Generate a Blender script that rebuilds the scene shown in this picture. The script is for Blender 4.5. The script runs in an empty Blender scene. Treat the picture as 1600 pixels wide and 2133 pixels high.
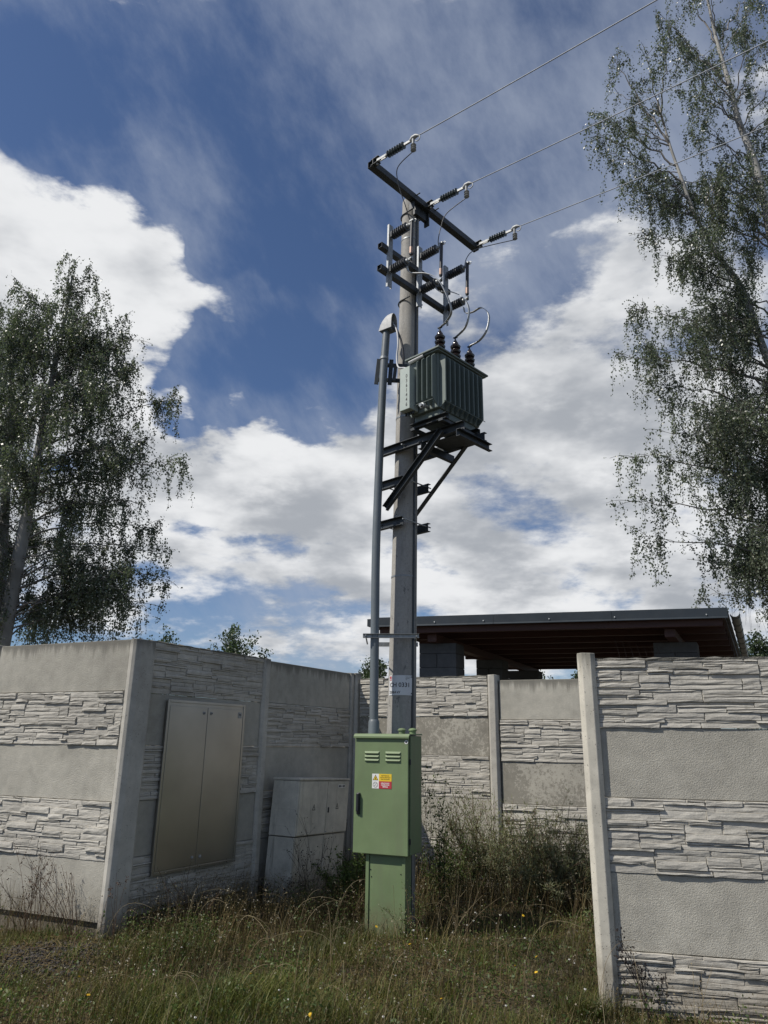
import bpy, math, random
import numpy as np
from mathutils import Vector, Matrix

# ------------------------------------------------------------------ scene, camera, sky, sun
sc = bpy.context.scene
col = sc.collection
rng = np.random.default_rng(7)
random.seed(7)

CAM_H = 1.75
cam = bpy.data.cameras.new('camera')
cam.sensor_fit = 'HORIZONTAL'
cam.sensor_width = 36.0
cam.lens = 36.0 * 1520.0 / 1600.0
cam.clip_start = 0.05
cam.clip_end = 3000.0
cam_o = bpy.data.objects.new('camera', cam)
col.objects.link(cam_o)
th, ro = math.radians(17.61), math.radians(0.807)
r0 = Vector((1, 0, 0)); u0 = Vector((0, -math.sin(th), math.cos(th))); f0 = Vector((0, math.cos(th), math.sin(th)))
rr = r0 * math.cos(ro) + u0 * math.sin(ro)
uu = u0 * math.cos(ro) - r0 * math.sin(ro)
M = Matrix((rr, uu, -f0)).transposed().to_4x4()
M.translation = (0, 0, CAM_H)
cam_o.matrix_world = M
sc.camera = cam_o

SUN_AZ = math.radians(70.0)     # measured from behind the camera towards the left
SUN_EL = math.radians(49.0)
to_sun = Vector((-math.sin(SUN_AZ) * math.cos(SUN_EL), -math.cos(SUN_AZ) * math.cos(SUN_EL), math.sin(SUN_EL)))
sun = bpy.data.lights.new('sun', 'SUN')
sun.energy = 4.6
sun.angle = math.radians(0.53)
sun.color = (1.0, 0.945, 0.86)
sun_o = bpy.data.objects.new('sun', sun)
col.objects.link(sun_o)
sun_o.rotation_euler = to_sun.to_track_quat('Z', 'Y').to_euler()

sc.view_settings.view_transform = 'Standard'
sc.view_settings.look = 'None'
sc.view_settings.exposure = 0.0
sc.view_settings.gamma = 1.0
sc.view_settings.use_curve_mapping = False
sc.render.engine = 'CYCLES'
sc.cycles.max_bounces = 4
sc.cycles.transparent_max_bounces = 8
sc.cycles.use_denoising = True


class NT:
    """small helper to wire shader nodes"""
    def __init__(self, tree):
        self.t = tree

    def node(self, typ, **kw):
        n = self.t.nodes.new(typ)
        for k, v in kw.items():
            setattr(n, k, v)
        return n

    def put(self, sock, v):
        if isinstance(v, bpy.types.NodeSocket):
            self.t.links.new(v, sock)
        elif v is not None:
            if isinstance(v, (tuple, list)) and sock.type == 'RGBA' and len(v) == 3:
                v = (*v, 1.0)
            sock.default_value = v

    def m(self, op, a, b=None, c=None, clamp=False):
        n = self.node('ShaderNodeMath', operation=op, use_clamp=clamp)
        self.put(n.inputs[0], a)
        if b is not None: self.put(n.inputs[1], b)
        if c is not None: self.put(n.inputs[2], c)
        return n.outputs[0]

    def v(self, op, a, b=None, scale=None):
        n = self.node('ShaderNodeVectorMath', operation=op)
        self.put(n.inputs[0], a)
        if b is not None: self.put(n.inputs[1], b)
        if scale is not None: self.put(n.inputs['Scale'], scale)
        return n.outputs['Value'] if op in ('DOT_PRODUCT', 'LENGTH') else n.outputs['Vector']

    def noise(self, vec, scale, detail=4, rough=0.5, dist=0.0, out='Fac'):
        n = self.node('ShaderNodeTexNoise')
        if vec is not None: self.put(n.inputs['Vector'], vec)
        n.inputs['Scale'].default_value = scale
        n.inputs['Detail'].default_value = detail
        n.inputs['Roughness'].default_value = rough
        n.inputs['Distortion'].default_value = dist
        return n.outputs[0] if out == 'Fac' else n.outputs[1]

    def vor(self, vec, scale, out='Distance', feature='F1', rnd=1.0):
        n = self.node('ShaderNodeTexVoronoi', feature=feature)
        self.put(n.inputs['Vector'], vec)
        n.inputs['Scale'].default_value = scale
        n.inputs['Randomness'].default_value = rnd
        return n.outputs[out]

    def mr(self, x, a, b, c=0.0, d=1.0, smooth=True):
        n = self.node('ShaderNodeMapRange', interpolation_type='SMOOTHSTEP' if smooth else 'LINEAR')
        self.put(n.inputs['Value'], x)
        for k, q in (('From Min', a), ('From Max', b), ('To Min', c), ('To Max', d)):
            self.put(n.inputs[k], q)
        return n.outputs[0]

    def mix(self, f, a, b, mode='MIX'):
        n = self.node('ShaderNodeMix', data_type='RGBA', blend_type=mode)
        self.put(n.inputs[0], f)
        self.put(n.inputs[6], a)
        self.put(n.inputs[7], b)
        return n.outputs[2]

    def comb(self, x, y, z):
        n = self.node('ShaderNodeCombineXYZ')
        for i, q in enumerate((x, y, z)): self.put(n.inputs[i], q)
        return n.outputs[0]

    def sep(self, vec):
        n = self.node('ShaderNodeSeparateXYZ')
        self.put(n.inputs[0], vec)
        return n.outputs

    def bump(self, h, strength=0.3, dist=0.01):
        n = self.node('ShaderNodeBump')
        n.inputs['Strength'].default_value = strength
        n.inputs['Distance'].default_value = dist
        self.put(n.inputs['Height'], h)
        return n.outputs[0]


# ---- world: Nishita sky with broken cloud in front of it
world = bpy.data.worlds.new('World')
sc.world = world
world.use_nodes = True
wt = world.node_tree
wt.nodes.clear()
W = NT(wt)
sky = W.node('ShaderNodeTexSky', sky_type='NISHITA')
sky.sun_disc = False
sky.sun_elevation = SUN_EL
sky.sun_rotation = math.atan2(to_sun.x, to_sun.y)
sky.altitude = 400
sky.air_density = 1.0
sky.dust_density = 0.6
sky.ozone_density = 2.0
tc = W.node('ShaderNodeTexCoord')
D = W.v('NORMALIZE', tc.outputs['Generated'])
dx, dy, dz = W.sep(D)
# where cloud gathers and where it opens: directions on the sky, cosine of their spread, weight
GATHER = [(-0.397,0.729,0.557,0.99310,0.36),(-0.288,0.756,0.587,0.99512,0.40),(-0.416,0.781,0.466,0.99250,0.32),(-0.311,0.797,0.518,0.99662,0.34),(-0.259,0.796,0.547,0.99914,0.30),(-0.192,0.822,0.536,0.99927,0.85),(-0.105,0.832,0.545,0.99940,0.50),(-0.080,0.853,0.515,0.99959,0.26),(-0.172,0.875,0.454,0.99928,0.55),(-0.221,0.883,0.415,0.99969,0.40),(-0.156,0.928,0.338,0.98975,0.40),(0.000,0.956,0.294,0.98108,0.38),(0.220,0.875,0.432,0.98640,0.34),(0.095,0.896,0.433,0.99482,0.26),(0.284,0.915,0.286,0.98549,0.36),(0.175,0.932,0.317,0.99304,0.50),(-0.116,0.968,0.221,0.99232,0.34),(-0.038,0.981,0.192,0.99582,0.36),(0.131,0.971,0.199,0.99285,0.34),(-0.255,0.918,0.305,0.99281,0.36),(-0.393,0.869,0.300,0.98834,0.32),(0.404,0.829,0.386,0.98993,0.32),(0.418,0.882,0.215,0.99471,0.28),(-0.287,0.940,0.184,0.99882,0.28),(-0.208,0.966,0.154,0.99802,0.26),(0.163,0.971,0.173,0.99903,0.26),(0.080,0.852,0.517,0.99714,0.16),(0.197,0.834,0.515,0.99292,0.24),(0.313,0.785,0.534,0.99407,0.26),(-0.102,0.759,0.643,0.98667,-0.30),(-0.400,0.608,0.685,0.99829,-0.34),(-0.373,0.650,0.663,0.99917,-0.15),(-0.252,0.843,0.474,0.99944,-0.20),(-0.229,0.853,0.469,0.99932,-0.34),(-0.272,0.869,0.414,0.99954,-0.20),(-0.321,0.669,0.670,0.99528,-0.22),(-0.099,0.883,0.459,0.99748,-0.42),(-0.143,0.857,0.495,0.99872,-0.34),(-0.028,0.895,0.445,0.99897,-0.30),(-0.206,0.875,0.439,0.99929,-0.26),(0.035,0.861,0.507,0.99926,-0.20),(-0.236,0.964,0.119,0.99723,-0.14),(-0.138,0.983,0.120,0.99598,-0.16),(0.164,0.765,0.623,0.99564,-0.30),(-0.213,0.775,0.596,0.99972,-0.20),(-0.146,0.794,0.590,0.99812,-0.30),(-0.239,0.826,0.510,0.99979,-0.30),(-0.310,0.927,0.209,0.99955,-0.20),(0.333,0.699,0.633,0.99807,-0.12),(0.086,0.979,0.183,0.99986,-0.30)]
wob = W.v('SUBTRACT', W.noise(D, 9.0, 4, 0.6, out='Color'), (0.5, 0.5, 0.5))
Dw = W.v('NORMALIZE', W.v('ADD', D, W.v('SCALE', wob, scale=0.06)))
pos_b = neg_b = None
for gx, gy, gz, gc, ga in GATHER:
    d = W.v('DOT_PRODUCT', Dw, (gx, gy, gz))
    wgt = W.mr(d, gc - (1 - gc) * 1.4, 1.0 - (1 - gc) * 0.05, 0.0, ga * 1.2)
    if ga > 0: pos_b = wgt if pos_b is None else W.m('ADD', pos_b, wgt)
    else: neg_b = wgt if neg_b is None else W.m('ADD', neg_b, wgt)
bias = W.m('ADD', W.m('MINIMUM', pos_b, 0.38), neg_b)
# flatten cloud towards the horizon
q = W.m('ADD', dz, 0.30)
cv = W.comb(W.m('DIVIDE', dx, q), W.m('DIVIDE', dy, q), W.m('MULTIPLY', dz, 1.9))
n1 = W.noise(cv, 3.6, 9, 0.60)
amp = W.m('MULTIPLY', W.m('SUBTRACT', n1, 0.5), 1.55)
den = W.m('ADD', W.m('ADD', amp, 0.44), bias)
soft = W.mr(W.noise(W.v('ADD', D, (1.7, 4.2, 0.3)), 2.6, 2), 0.35, 0.65, 0.16, 0.36)
alpha = W.mr(den, 0.50, W.m('ADD', 0.50, soft))
# second look at the same cloud a little nearer the sun: gives lit and shaded sides
cv2 = W.v('ADD', cv, (-0.030, -0.012, 0.085))
n2 = W.noise(cv2, 3.6, 5, 0.56)
lit = W.m('SUBTRACT', n1, n2)
big = W.noise(W.v('ADD', cv, (3.1, 1.7, 0.4)), 2.3, 4, 0.55)
sh = W.m('ADD', W.m('MULTIPLY', lit, 1.6), 0.74)
thick = W.mr(den, 0.66, 1.0, 0.0, 0.20)
sh = W.m('SUBTRACT', sh, thick)
sh = W.m('ADD', sh, W.m('MULTIPLY', W.m('SUBTRACT', big, 0.5), 1.05))
sh = W.m('MINIMUM', W.m('MAXIMUM', sh, 0.34), 0.98)
cloud = W.mix(W.mr(sh, 0.34, 0.95), (3.9, 4.15, 4.55), (8.4, 8.5, 8.65))
# thin high veil, drawn out in streaks
vv = W.comb(W.m('ADD', W.m('MULTIPLY', dx, 2.1), W.m('MULTIPLY', dz, 1.5)), W.m('MULTIPLY', dy, 1.6),
            W.m('MULTIPLY', W.m('SUBTRACT', dz, W.m('MULTIPLY', dx, 0.7)), 0.9))
nv = W.noise(vv, 3.0, 7, 0.62)
nv2 = W.noise(W.v('ADD', D, (5.3, 2.1, 1.4)), 3.2, 3, 0.5)
high = W.mr(W.m('ADD', dz, W.m('MULTIPLY', dx, 0.45)), 0.35, 0.85, 0.0, 0.15)
hole = W.m('MULTIPLY', W.m('MINIMUM', bias, 0.0), 0.30)
veil = W.mr(W.m('ADD', W.m('ADD', W.m('ADD', W.m('MULTIPLY', nv, 0.95), W.m('MULTIPLY', nv2, 0.45)), high), hole), 0.57, 1.04, 0.0, 0.66)
blue = W.mix(1.0, sky.outputs[0], (0.66, 0.74, 0.88), 'MULTIPLY')
c1 = W.mix(veil, blue, (4.0, 4.5, 5.5))
c2 = W.mix(alpha, c1, cloud)
bg = W.node('ShaderNodeBackground')
bg.inputs['Strength'].default_value = 0.1
wt.links.new(c2, bg.inputs['Color'])
wo = W.node('ShaderNodeOutputWorld')
wt.links.new(bg.outputs[0], wo.inputs['Surface'])

world.cycles.sampling_method = 'MANUAL'
world.cycles.sample_map_resolution = 256

# ------------------------------------------------------------------ helpers
ORG = {}


def add_obj(name, data, parent=None, org=None):
    o = bpy.data.objects.new(name, data)
    col.objects.link(o)
    if parent is not None:
        o.parent = parent
        ORG[o] = ORG.get(parent, Vector((0, 0, 0)))
    return o


def tag(o, label=None, cat=None, group=None, kind=None):
    if label: o['label'] = label
    if cat: o['category'] = cat
    if group: o['group'] = group
    if kind: o['kind'] = kind
    return o


def thing(name, loc, label, cat, group=None):
    o = bpy.data.objects.new(name, None)
    o.empty_display_size = 0.1
    o.location = loc
    col.objects.link(o)
    ORG[o] = Vector(loc)
    return tag(o, label, cat, group)


def np_mesh(name, V_, F_, smooth=False):
    V_ = np.asarray(V_, np.float32).reshape(-1, 3)
    F_ = np.asarray(F_, np.int32)
    k = F_.shape[1]
    me = bpy.data.meshes.new(name)
    me.vertices.add(len(V_)); me.vertices.foreach_set('co', V_.ravel())
    me.loops.add(F_.size); me.loops.foreach_set('vertex_index', F_.ravel())
    me.polygons.add(len(F_))
    me.polygons.foreach_set('loop_start', np.arange(0, F_.size, k, dtype=np.int32))
    me.polygons.foreach_set('loop_total', np.full(len(F_), k, np.int32))
    if smooth: me.polygons.foreach_set('use_smooth', np.ones(len(F_), bool))
    me.update(calc_edges=True)
    return me


class MB:
    """collects shapes in world coordinates and links them as one mesh object"""
    def __init__(self):
        self.v = []; self.f = []

    def add(self, vs, fs):
        b = len(self.v)
        self.v += [tuple(x) for x in vs]
        self.f += [tuple(i + b for i in f) for f in fs]
        return self

    def box(self, c, X, Y, Z, sx, sy, sz):
        c, X, Y, Z = Vector(c), Vector(X), Vector(Y), Vector(Z)
        vs = [c + X * (a * sx / 2) + Y * (b * sy / 2) + Z * (d * sz / 2) for d in (-1, 1) for b in (-1, 1) for a in (-1, 1)]
        return self.add(vs, [(0, 2, 3, 1), (4, 5, 7, 6), (0, 1, 5, 4), (2, 6, 7, 3), (0, 4, 6, 2), (1, 3, 7, 5)])

    def bar(self, a, b, w, h, up=(0, 0, 1), profile=None):
        """straight bar from a to b; rectangular, or with a profile of (side, up) points"""
        a, b = Vector(a), Vector(b)
        Z = (b - a).normalized(); X = Z.cross(Vector(up)).normalized(); Y = X.cross(Z).normalized()
        P = profile or [(-w / 2, -h / 2), (w / 2, -h / 2), (w / 2, h / 2), (-w / 2, h / 2)]
        n = len(P)
        vs = [a + X * p[0] + Y * p[1] for p in P] + [b + X * p[0] + Y * p[1] for p in P]
        fs = [(i, (i + 1) % n, n + (i + 1) % n, n + i) for i in range(n)]
        fs += [tuple(range(n - 1, -1, -1)), tuple(range(n, 2 * n))]
        return self.add(vs, fs)

    def chan(self, a, b, w, h, t=0.007, up=(0, 0, 1), flip=1):
        """channel section: web h tall, two flanges w wide"""
        P = [(0, -h / 2), (w, -h / 2), (w, -h / 2 + t), (t, -h / 2 + t), (t, h / 2 - t), (w, h / 2 - t), (w, h / 2), (0, h / 2)]
        P = [(p[0] * flip, p[1]) for p in P]
        if flip < 0: P = P[::-1]
        return self.bar(a, b, w, h, up, P)

    def angle(self, a, b, w, t=0.007, up=(0, 0, 1), flip=1):
        P = [(0, 0), (w, 0), (w, t), (t, t), (t, w), (0, w)]
        P = [(p[0] * flip, p[1]) for p in P]
        if flip < 0: P = P[::-1]
        return self.bar(a, b, w, w, up, P)

    def tube(self, pts, r, n=10, cap=True):
        pts = [Vector(p) for p in pts]
        rs = r if isinstance(r, (list, tuple, np.ndarray)) else [r] * len(pts)
        t0 = (pts[1] - pts[0]).normalized()
        ref = Vector((0, 0, 1)) if abs(t0.z) < 0.9 else Vector((1, 0, 0))
        X = t0.cross(ref).normalized()
        vs = []
        for i, p in enumerate(pts):
            if i == 0: t = pts[1] - pts[0]
            elif i == len(pts) - 1: t = pts[-1] - pts[-2]
            else: t = pts[i + 1] - pts[i - 1]
            t.normalize()
            X = (X - t * X.dot(t)).normalized()
            Y = t.cross(X)
            for k in range(n):
                a = 2 * math.pi * k / n
                vs.append(p + (X * math.cos(a) + Y * math.sin(a)) * rs[i])
        fs = [(i * n + k, i * n + (k + 1) % n, (i + 1) * n + (k + 1) % n, (i + 1) * n + k) for i in range(len(pts) - 1) for k in range(n)]
        if cap: fs += [tuple(range(n - 1, -1, -1)), tuple(range((len(pts) - 1) * n, len(pts) * n))]
        return self.add(vs, fs)

    def strip(self, pts, w, t, side):
        """flat strap along pts, w wide along side, t thick"""
        pts = [Vector(p) for p in pts]; S = Vector(side).normalized()
        vs = []
        for i, p in enumerate(pts):
            tg = (pts[min(i + 1, len(pts) - 1)] - pts[max(i - 1, 0)]).normalized()
            N = tg.cross(S).normalized(); s2 = N.cross(tg).normalized()
            for a, b in ((-1, -1), (1, -1), (1, 1), (-1, 1)):
                vs.append(p + s2 * (a * w / 2) + N * (b * t / 2))
        fs = [(i * 4 + k, i * 4 + (k + 1) % 4, (i + 1) * 4 + (k + 1) % 4, (i + 1) * 4 + k) for i in range(len(pts) - 1) for k in range(4)]
        m = (len(pts) - 1) * 4
        fs += [(3, 2, 1, 0), (m, m + 1, m + 2, m + 3)]
        return self.add(vs, fs)

    def lathe(self, o, axis, prof, n=20):
        """profile of (distance along axis, radius)"""
        o, A = Vector(o), Vector(axis).normalized()
        X = A.cross(Vector((0, 0, 1)) if abs(A.z) < 0.9 else Vector((1, 0, 0))).normalized(); Y = A.cross(X)
        vs = []
        for h, r in prof:
            for k in range(n):
                a = 2 * math.pi * k / n
                vs.append(o + A * h + (X * math.cos(a) + Y * math.sin(a)) * max(r, 0.0004))
        fs = [(i * n + k, i * n + (k + 1) % n, (i + 1) * n + (k + 1) % n, (i + 1) * n + k) for i in range(len(prof) - 1) for k in range(n)]
        fs += [tuple(range(n - 1, -1, -1)), tuple(range((len(prof) - 1) * n, len(prof) * n))]
        return self.add(vs, fs)

    def prism(self, poly, base, X, Y, Z, h0, h1):
        base, X, Y, Z = Vector(base), Vector(X), Vector(Y), Vector(Z)
        n = len(poly)
        vs = [base + X * p[0] + Y * p[1] + Z * h for h in (h0, h1) for p in poly]
        fs = [(i, (i + 1) % n, n + (i + 1) % n, n + i) for i in range(n)] + [tuple(range(n - 1, -1, -1)), tuple(range(n, 2 * n))]
        return self.add(vs, fs)

    def build(self, name, mat, parent=None, smooth=None, bevel=0.0, seg=2):
        og = ORG.get(parent, Vector((0, 0, 0))) if parent is not None else Vector((0, 0, 0))
        me = bpy.data.meshes.new(name)
        me.from_pydata([(x[0] - og.x, x[1] - og.y, x[2] - og.z) for x in self.v], [], self.f)
        me.materials.append(mat)
        import bmesh
        bm = bmesh.new(); bm.from_mesh(me)
        bmesh.ops.recalc_face_normals(bm, faces=bm.faces)
        bm.to_mesh(me); bm.free()
        if smooth is not None:
            me.shade_smooth()
            me.set_sharp_from_angle(angle=math.radians(smooth))
        o = add_obj(name, me, parent)
        if bevel > 0:
            b = o.modifiers.new('bevel', 'BEVEL'); b.width = bevel; b.segments = seg; b.limit_method = 'ANGLE'
            b.angle_limit = math.radians(40); b.harden_normals = False
        return o


def spline(pts, n=24):
    P = [Vector(p) for p in pts]
    out = []
    m = len(P) - 1
    for k in range(n + 1):
        s = k / n * m; i = min(int(s), m - 1); t = s - i
        p0, p1, p2, p3 = P[max(i - 1, 0)], P[i], P[i + 1], P[min(i + 2, m)]
        out.append(0.5 * ((2 * p1) + (p2 - p0) * t + (2 * p0 - 5 * p1 + 4 * p2 - p3) * t * t + (3 * p1 - p0 - 3 * p2 + p3) * t ** 3))
    return out


# ------------------------------------------------------------------ materials
def new_mat(name):
    m = bpy.data.materials.new(name)
    m.use_nodes = True
    m.node_tree.nodes.clear()
    T = NT(m.node_tree)
    out = T.node('ShaderNodeOutputMaterial')
    b = T.node('ShaderNodeBsdfPrincipled')
    m.node_tree.links.new(b.outputs[0], out.inputs['Surface'])
    return m, T, b, out


def pos(T):
    return T.node('ShaderNodeNewGeometry').outputs['Position']


def obj_co(T):
    return T.node('ShaderNodeTexCoord').outputs['Object']


def simple(name, c, rough=0.5, metal=0.0, vary=0.12, scale=6.0, bump=0.0, bscale=60.0, spec=0.5):
    m, T, b, _ = new_mat(name)
    p = pos(T)
    n = T.noise(p, scale, 5, 0.6)
    k = T.mr(n, 0.25, 0.75, 1 - vary, 1 + vary, False)
    T.put(b.inputs['Base Color'], T.mix(1.0, (*c, 1), T.comb(k, k, k), 'MULTIPLY'))
    T.put(b.inputs['Roughness'], T.mr(T.noise(p, scale * 3, 3), 0.3, 0.7, max(rough - 0.08, 0.03), min(rough + 0.1, 1.0), False))
    b.inputs['Metallic'].default_value = metal
    b.inputs['Specular IOR Level'].default_value = spec
    if bump > 0:
        T.put(b.inputs['Normal'], T.bump(T.noise(p, bscale, 4, 0.6), bump, 0.004))
    return m


def concrete(name, c=(0.395, 0.377, 0.332), grain=420.0, gstr=0.55, gdist=0.006, stain=0.5, top=None, worn=False, pores=False, layered=False):
    """cast concrete: grain relief, blotches, dark run-off below a top edge at height `top`"""
    m, T, b, _ = new_mat(name)
    p = pos(T)
    px, py, pz = T.sep(p)
    big = T.noise(p, 1.3, 5, 0.6)
    mid = T.noise(p, 9.0, 5, 0.65)
    fine = T.noise(p, grain * 0.55, 3, 0.6)
    k = T.m('ADD', T.mr(big, 0.3, 0.7, 0.80, 1.14, False), T.mr(mid, 0.3, 0.7, -0.12, 0.11, False))
    k = T.m('ADD', k, T.mr(fine, 0.3, 0.7, -0.10, 0.10, False))
    k = T.m('MULTIPLY', k, T.mr(T.node('ShaderNodeObjectInfo').outputs['Random'], 0.0, 1.0, 0.90, 1.07, False))
    colr = T.mix(1.0, (*c, 1), T.comb(k, k, T.m('MULTIPLY', k, 0.99)), 'MULTIPLY')
    # streaks that run down
    st = T.noise(T.comb(T.m('MULTIPLY', px, 14.0), T.m('MULTIPLY', py, 14.0), T.m('MULTIPLY', pz, 0.8)), 1.0, 5, 0.65)
    colr = T.mix(T.mr(st, 0.52, 0.80, 0.0, 0.28 * stain), colr, (0.11, 0.105, 0.09, 1))
    splash = T.m('ADD', pz, T.m('MULTIPLY', T.m('SUBTRACT', mid, 0.5), 0.5))
    colr = T.mix(T.mr(splash, 0.10, 0.50, 0.55, 0.0), colr, (0.16, 0.13, 0.09, 1))
    if top is not None:
        d = T.m('SUBTRACT', top, pz)
        edge = T.m('ADD', T.mr(st, 0.32, 0.72, 0.015, 0.26, False), T.mr(mid, 0.3, 0.7, -0.02, 0.03, False))
        f = T.m('MULTIPLY', T.mr(T.m('DIVIDE', d, edge), 0.15, 1.0, 1.0, 0.0), 0.62)
        colr = T.mix(f, colr, (0.075, 0.072, 0.06, 1))
    if worn:
        w = T.noise(p, 24.0, 7, 0.78)
        w2 = T.noise(T.v('ADD', p, (3.3, 1.1, 0.7)), 1.6, 3)
        f = T.mr(T.m('ADD', T.m('MULTIPLY', w, 0.8), T.m('MULTIPLY', w2, 0.4)), 0.60, 0.66)
        colr = T.mix(f, T.mix(1.0, colr, (0.66, 0.65, 0.63, 1), 'MULTIPLY'), T.mix(1.0, colr, (1.05, 1.04, 1.02, 1), 'MULTIPLY'))
    h = T.m('ADD', T.m('MULTIPLY', T.noise(p, grain * 0.34, 3, 0.7), 1.0), T.m('MULTIPLY', T.noise(p, grain, 1, 0.5), 0.3))
    if layered:
        a_ = T.m('ADD', px, T.m('MULTIPLY', py, 0.3))
        h = T.m('ADD', T.m('MULTIPLY', h, 0.5), T.noise(T.comb(T.m('MULTIPLY', px, 9.0), T.m('MULTIPLY', py, 9.0), T.m('MULTIPLY', pz, 75.0)), 1.0, 4, 0.6))
    if pores:
        vd = T.vor(p, 55.0)
        pick = T.noise(p, 20.0, 2)
        hole = T.m('MULTIPLY', T.mr(vd, 0.10, 0.26, 1.0, 0.0), T.mr(pick, 0.52, 0.60))
        h = T.m('SUBTRACT', h, T.m('MULTIPLY', hole, 1.2))
        colr = T.mix(T.m('MULTIPLY', hole, 0.75), colr, (0.05, 0.045, 0.04, 1))
    T.put(b.inputs['Base Color'], colr)
    b.inputs['Roughness'].default_value = 0.92
    b.inputs['Specular IOR Level'].default_value = 0.25
    T.put(b.inputs['Normal'], T.bump(h, gstr, gdist))
    return m


def leafy(name, ramp, rough=0.5, trans=0.35, spec=0.35):
    """foliage: colour picked per leaf, light passing through"""
    m, T, b, out = new_mat(name)
    g = T.node('ShaderNodeNewGeometry')
    r = T.node('ShaderNodeValToRGB')
    r.color_ramp.interpolation = 'LINEAR'
    els = r.color_ramp.elements
    els[0].position = 0.0; els[0].color = (*ramp[0], 1)
    els[1].position = 1.0; els[1].color = (*ramp[-1], 1)
    for i, c in enumerate(ramp[1:-1]):
        e = els.new((i + 1) / (len(ramp) - 1)); e.color = (*c, 1)
    T.put(r.inputs[0], g.outputs['Random Per Island'])
    big = T.noise(g.outputs['Position'], 1.1, 3)
    k = T.mr(big, 0.3, 0.7, 0.58, 1.38, False)
    c = T.mix(1.0, r.outputs[0], T.comb(k, k, k), 'MULTIPLY')
    T.put(b.inputs['Base Color'], c)
    b.inputs['Roughness'].default_value = rough
    b.inputs['Specular IOR Level'].default_value = spec
    tr = T.node('ShaderNodeBsdfTranslucent')
    T.put(tr.inputs['Color'], T.mix(1.0, c, (1.1, 1.25, 0.8, 1), 'MULTIPLY'))
    mx = T.node('ShaderNodeMixShader')
    mx.inputs[0].default_value = trans
    m.node_tree.links.new(b.outputs[0], mx.inputs[1])
    m.node_tree.links.new(tr.outputs[0], mx.inputs[2])
    m.node_tree.links.new(mx.outputs[0], out.inputs['Surface'])
    return m


MAT = {}
MAT['stucco'] = concrete('rough_cast_concrete', (0.425, 0.405, 0.352), 330.0, 0.85, 0.009, 0.35)
MAT['stucco_top'] = concrete('rough_cast_concrete_stained_edge', (0.425, 0.405, 0.352), 330.0, 0.85, 0.009, 0.5, top=2.70)
MAT['stucco_back'] = concrete('rough_cast_concrete_lower_edge', (0.425, 0.405, 0.352), 330.0, 0.85, 0.009, 0.4, top=2.56)
MAT['stucco_worn'] = concrete('rough_cast_concrete_flaking', (0.395, 0.377, 0.332), 330.0, 0.5, 0.007, 0.3, worn=True)
MAT['stone'] = concrete('cast_stone_relief', (0.455, 0.432, 0.385), 160.0, 0.6, 0.008, 0.3, layered=True)
MAT['post'] = concrete('smooth_post_concrete', (0.45, 0.43, 0.385), 500.0, 0.35, 0.004, 0.4, top=2.72, pores=True)
MAT['post_right'] = concrete('pale_post_concrete', (0.52, 0.49, 0.42), 500.0, 0.35, 0.004, 0.3, top=2.47, pores=True)
MAT['lichen'] = concrete('lichen_dark_concrete', (0.20, 0.19, 0.165), 200.0, 0.9, 0.012, 0.9)
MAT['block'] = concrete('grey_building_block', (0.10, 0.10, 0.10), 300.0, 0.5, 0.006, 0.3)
MAT['render'] = concrete('painted_render', (0.58, 0.545, 0.465), 300.0, 0.25, 0.004, 2.4)


def pole_mat():
    m, T, b, _ = new_mat('spun_concrete_pole')
    p = pos(T); px, py, pz = T.sep(p)
    n1 = T.noise(p, 34.0, 6, 0.75)
    n2 = T.noise(T.comb(T.m('MULTIPLY', px, 9.0), T.m('MULTIPLY', py, 9.0), T.m('MULTIPLY', pz, 1.6)), 1.0, 6, 0.65)
    n3 = T.noise(p, 170.0, 3, 0.6)
    k = T.m('ADD', T.mr(n1, 0.3, 0.7, 0.86, 1.14, False), T.mr(n3, 0.3, 0.7, -0.1, 0.1, False))
    c = T.mix(1.0, (0.335, 0.322, 0.295, 1), T.comb(k, k, k), 'MULTIPLY')
    c = T.mix(T.mr(n2, 0.45, 0.66, 0.0, 0.6), c, (0.20, 0.195, 0.185, 1))
    chips = T.mr(T.noise(T.comb(T.m('MULTIPLY', px, 18.0), T.m('MULTIPLY', py, 18.0), T.m('MULTIPLY', pz, 9.0)), 1.0, 7, 0.75), 0.60, 0.63)
    c = T.mix(T.m('MULTIPLY', chips, 0.7), c, (0.10, 0.10, 0.10, 1))
    T.put(b.inputs['Base Color'], c)
    b.inputs['Roughness'].default_value = 0.85
    b.inputs['Specular IOR Level'].default_value = 0.3
    h = T.m('SUBTRACT', T.m('ADD', n3, n1), T.m('MULTIPLY', chips, 0.7))
    T.put(b.inputs['Normal'], T.bump(h, 0.4, 0.004))
    return m


MAT['pole'] = pole_mat()
MAT['dark_steel'] = simple('dark_painted_steel', (0.030, 0.036, 0.040), 0.48, 0.0, 0.25, 9.0, 0.12, 90.0)
MAT['galv'] = simple('galvanised_steel', (0.30, 0.315, 0.32), 0.5, 0.5, 0.25, 30.0, 0.1, 120.0)
MAT['galv_pale'] = simple('pale_cast_aluminium', (0.31, 0.32, 0.32), 0.55, 0.3, 0.15, 20.0)
MAT['alu'] = simple('aluminium_strap', (0.36, 0.37, 0.37), 0.45, 0.6, 0.12, 15.0)
MAT['wire'] = simple('stranded_aluminium', (0.26, 0.28, 0.31), 0.6, 0.2, 0.1, 30.0)
MAT['black_wire'] = simple('black_insulated_wire', (0.025, 0.027, 0.032), 0.5)
MAT['polymer'] = simple('dark_grey_silicone', (0.055, 0.06, 0.066), 0.5, 0.0, 0.2, 12.0)
MAT['porcelain'] = simple('brown_glazed_porcelain', (0.018, 0.012, 0.013), 0.16, 0.0, 0.2, 8.0, spec=0.7)
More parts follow.
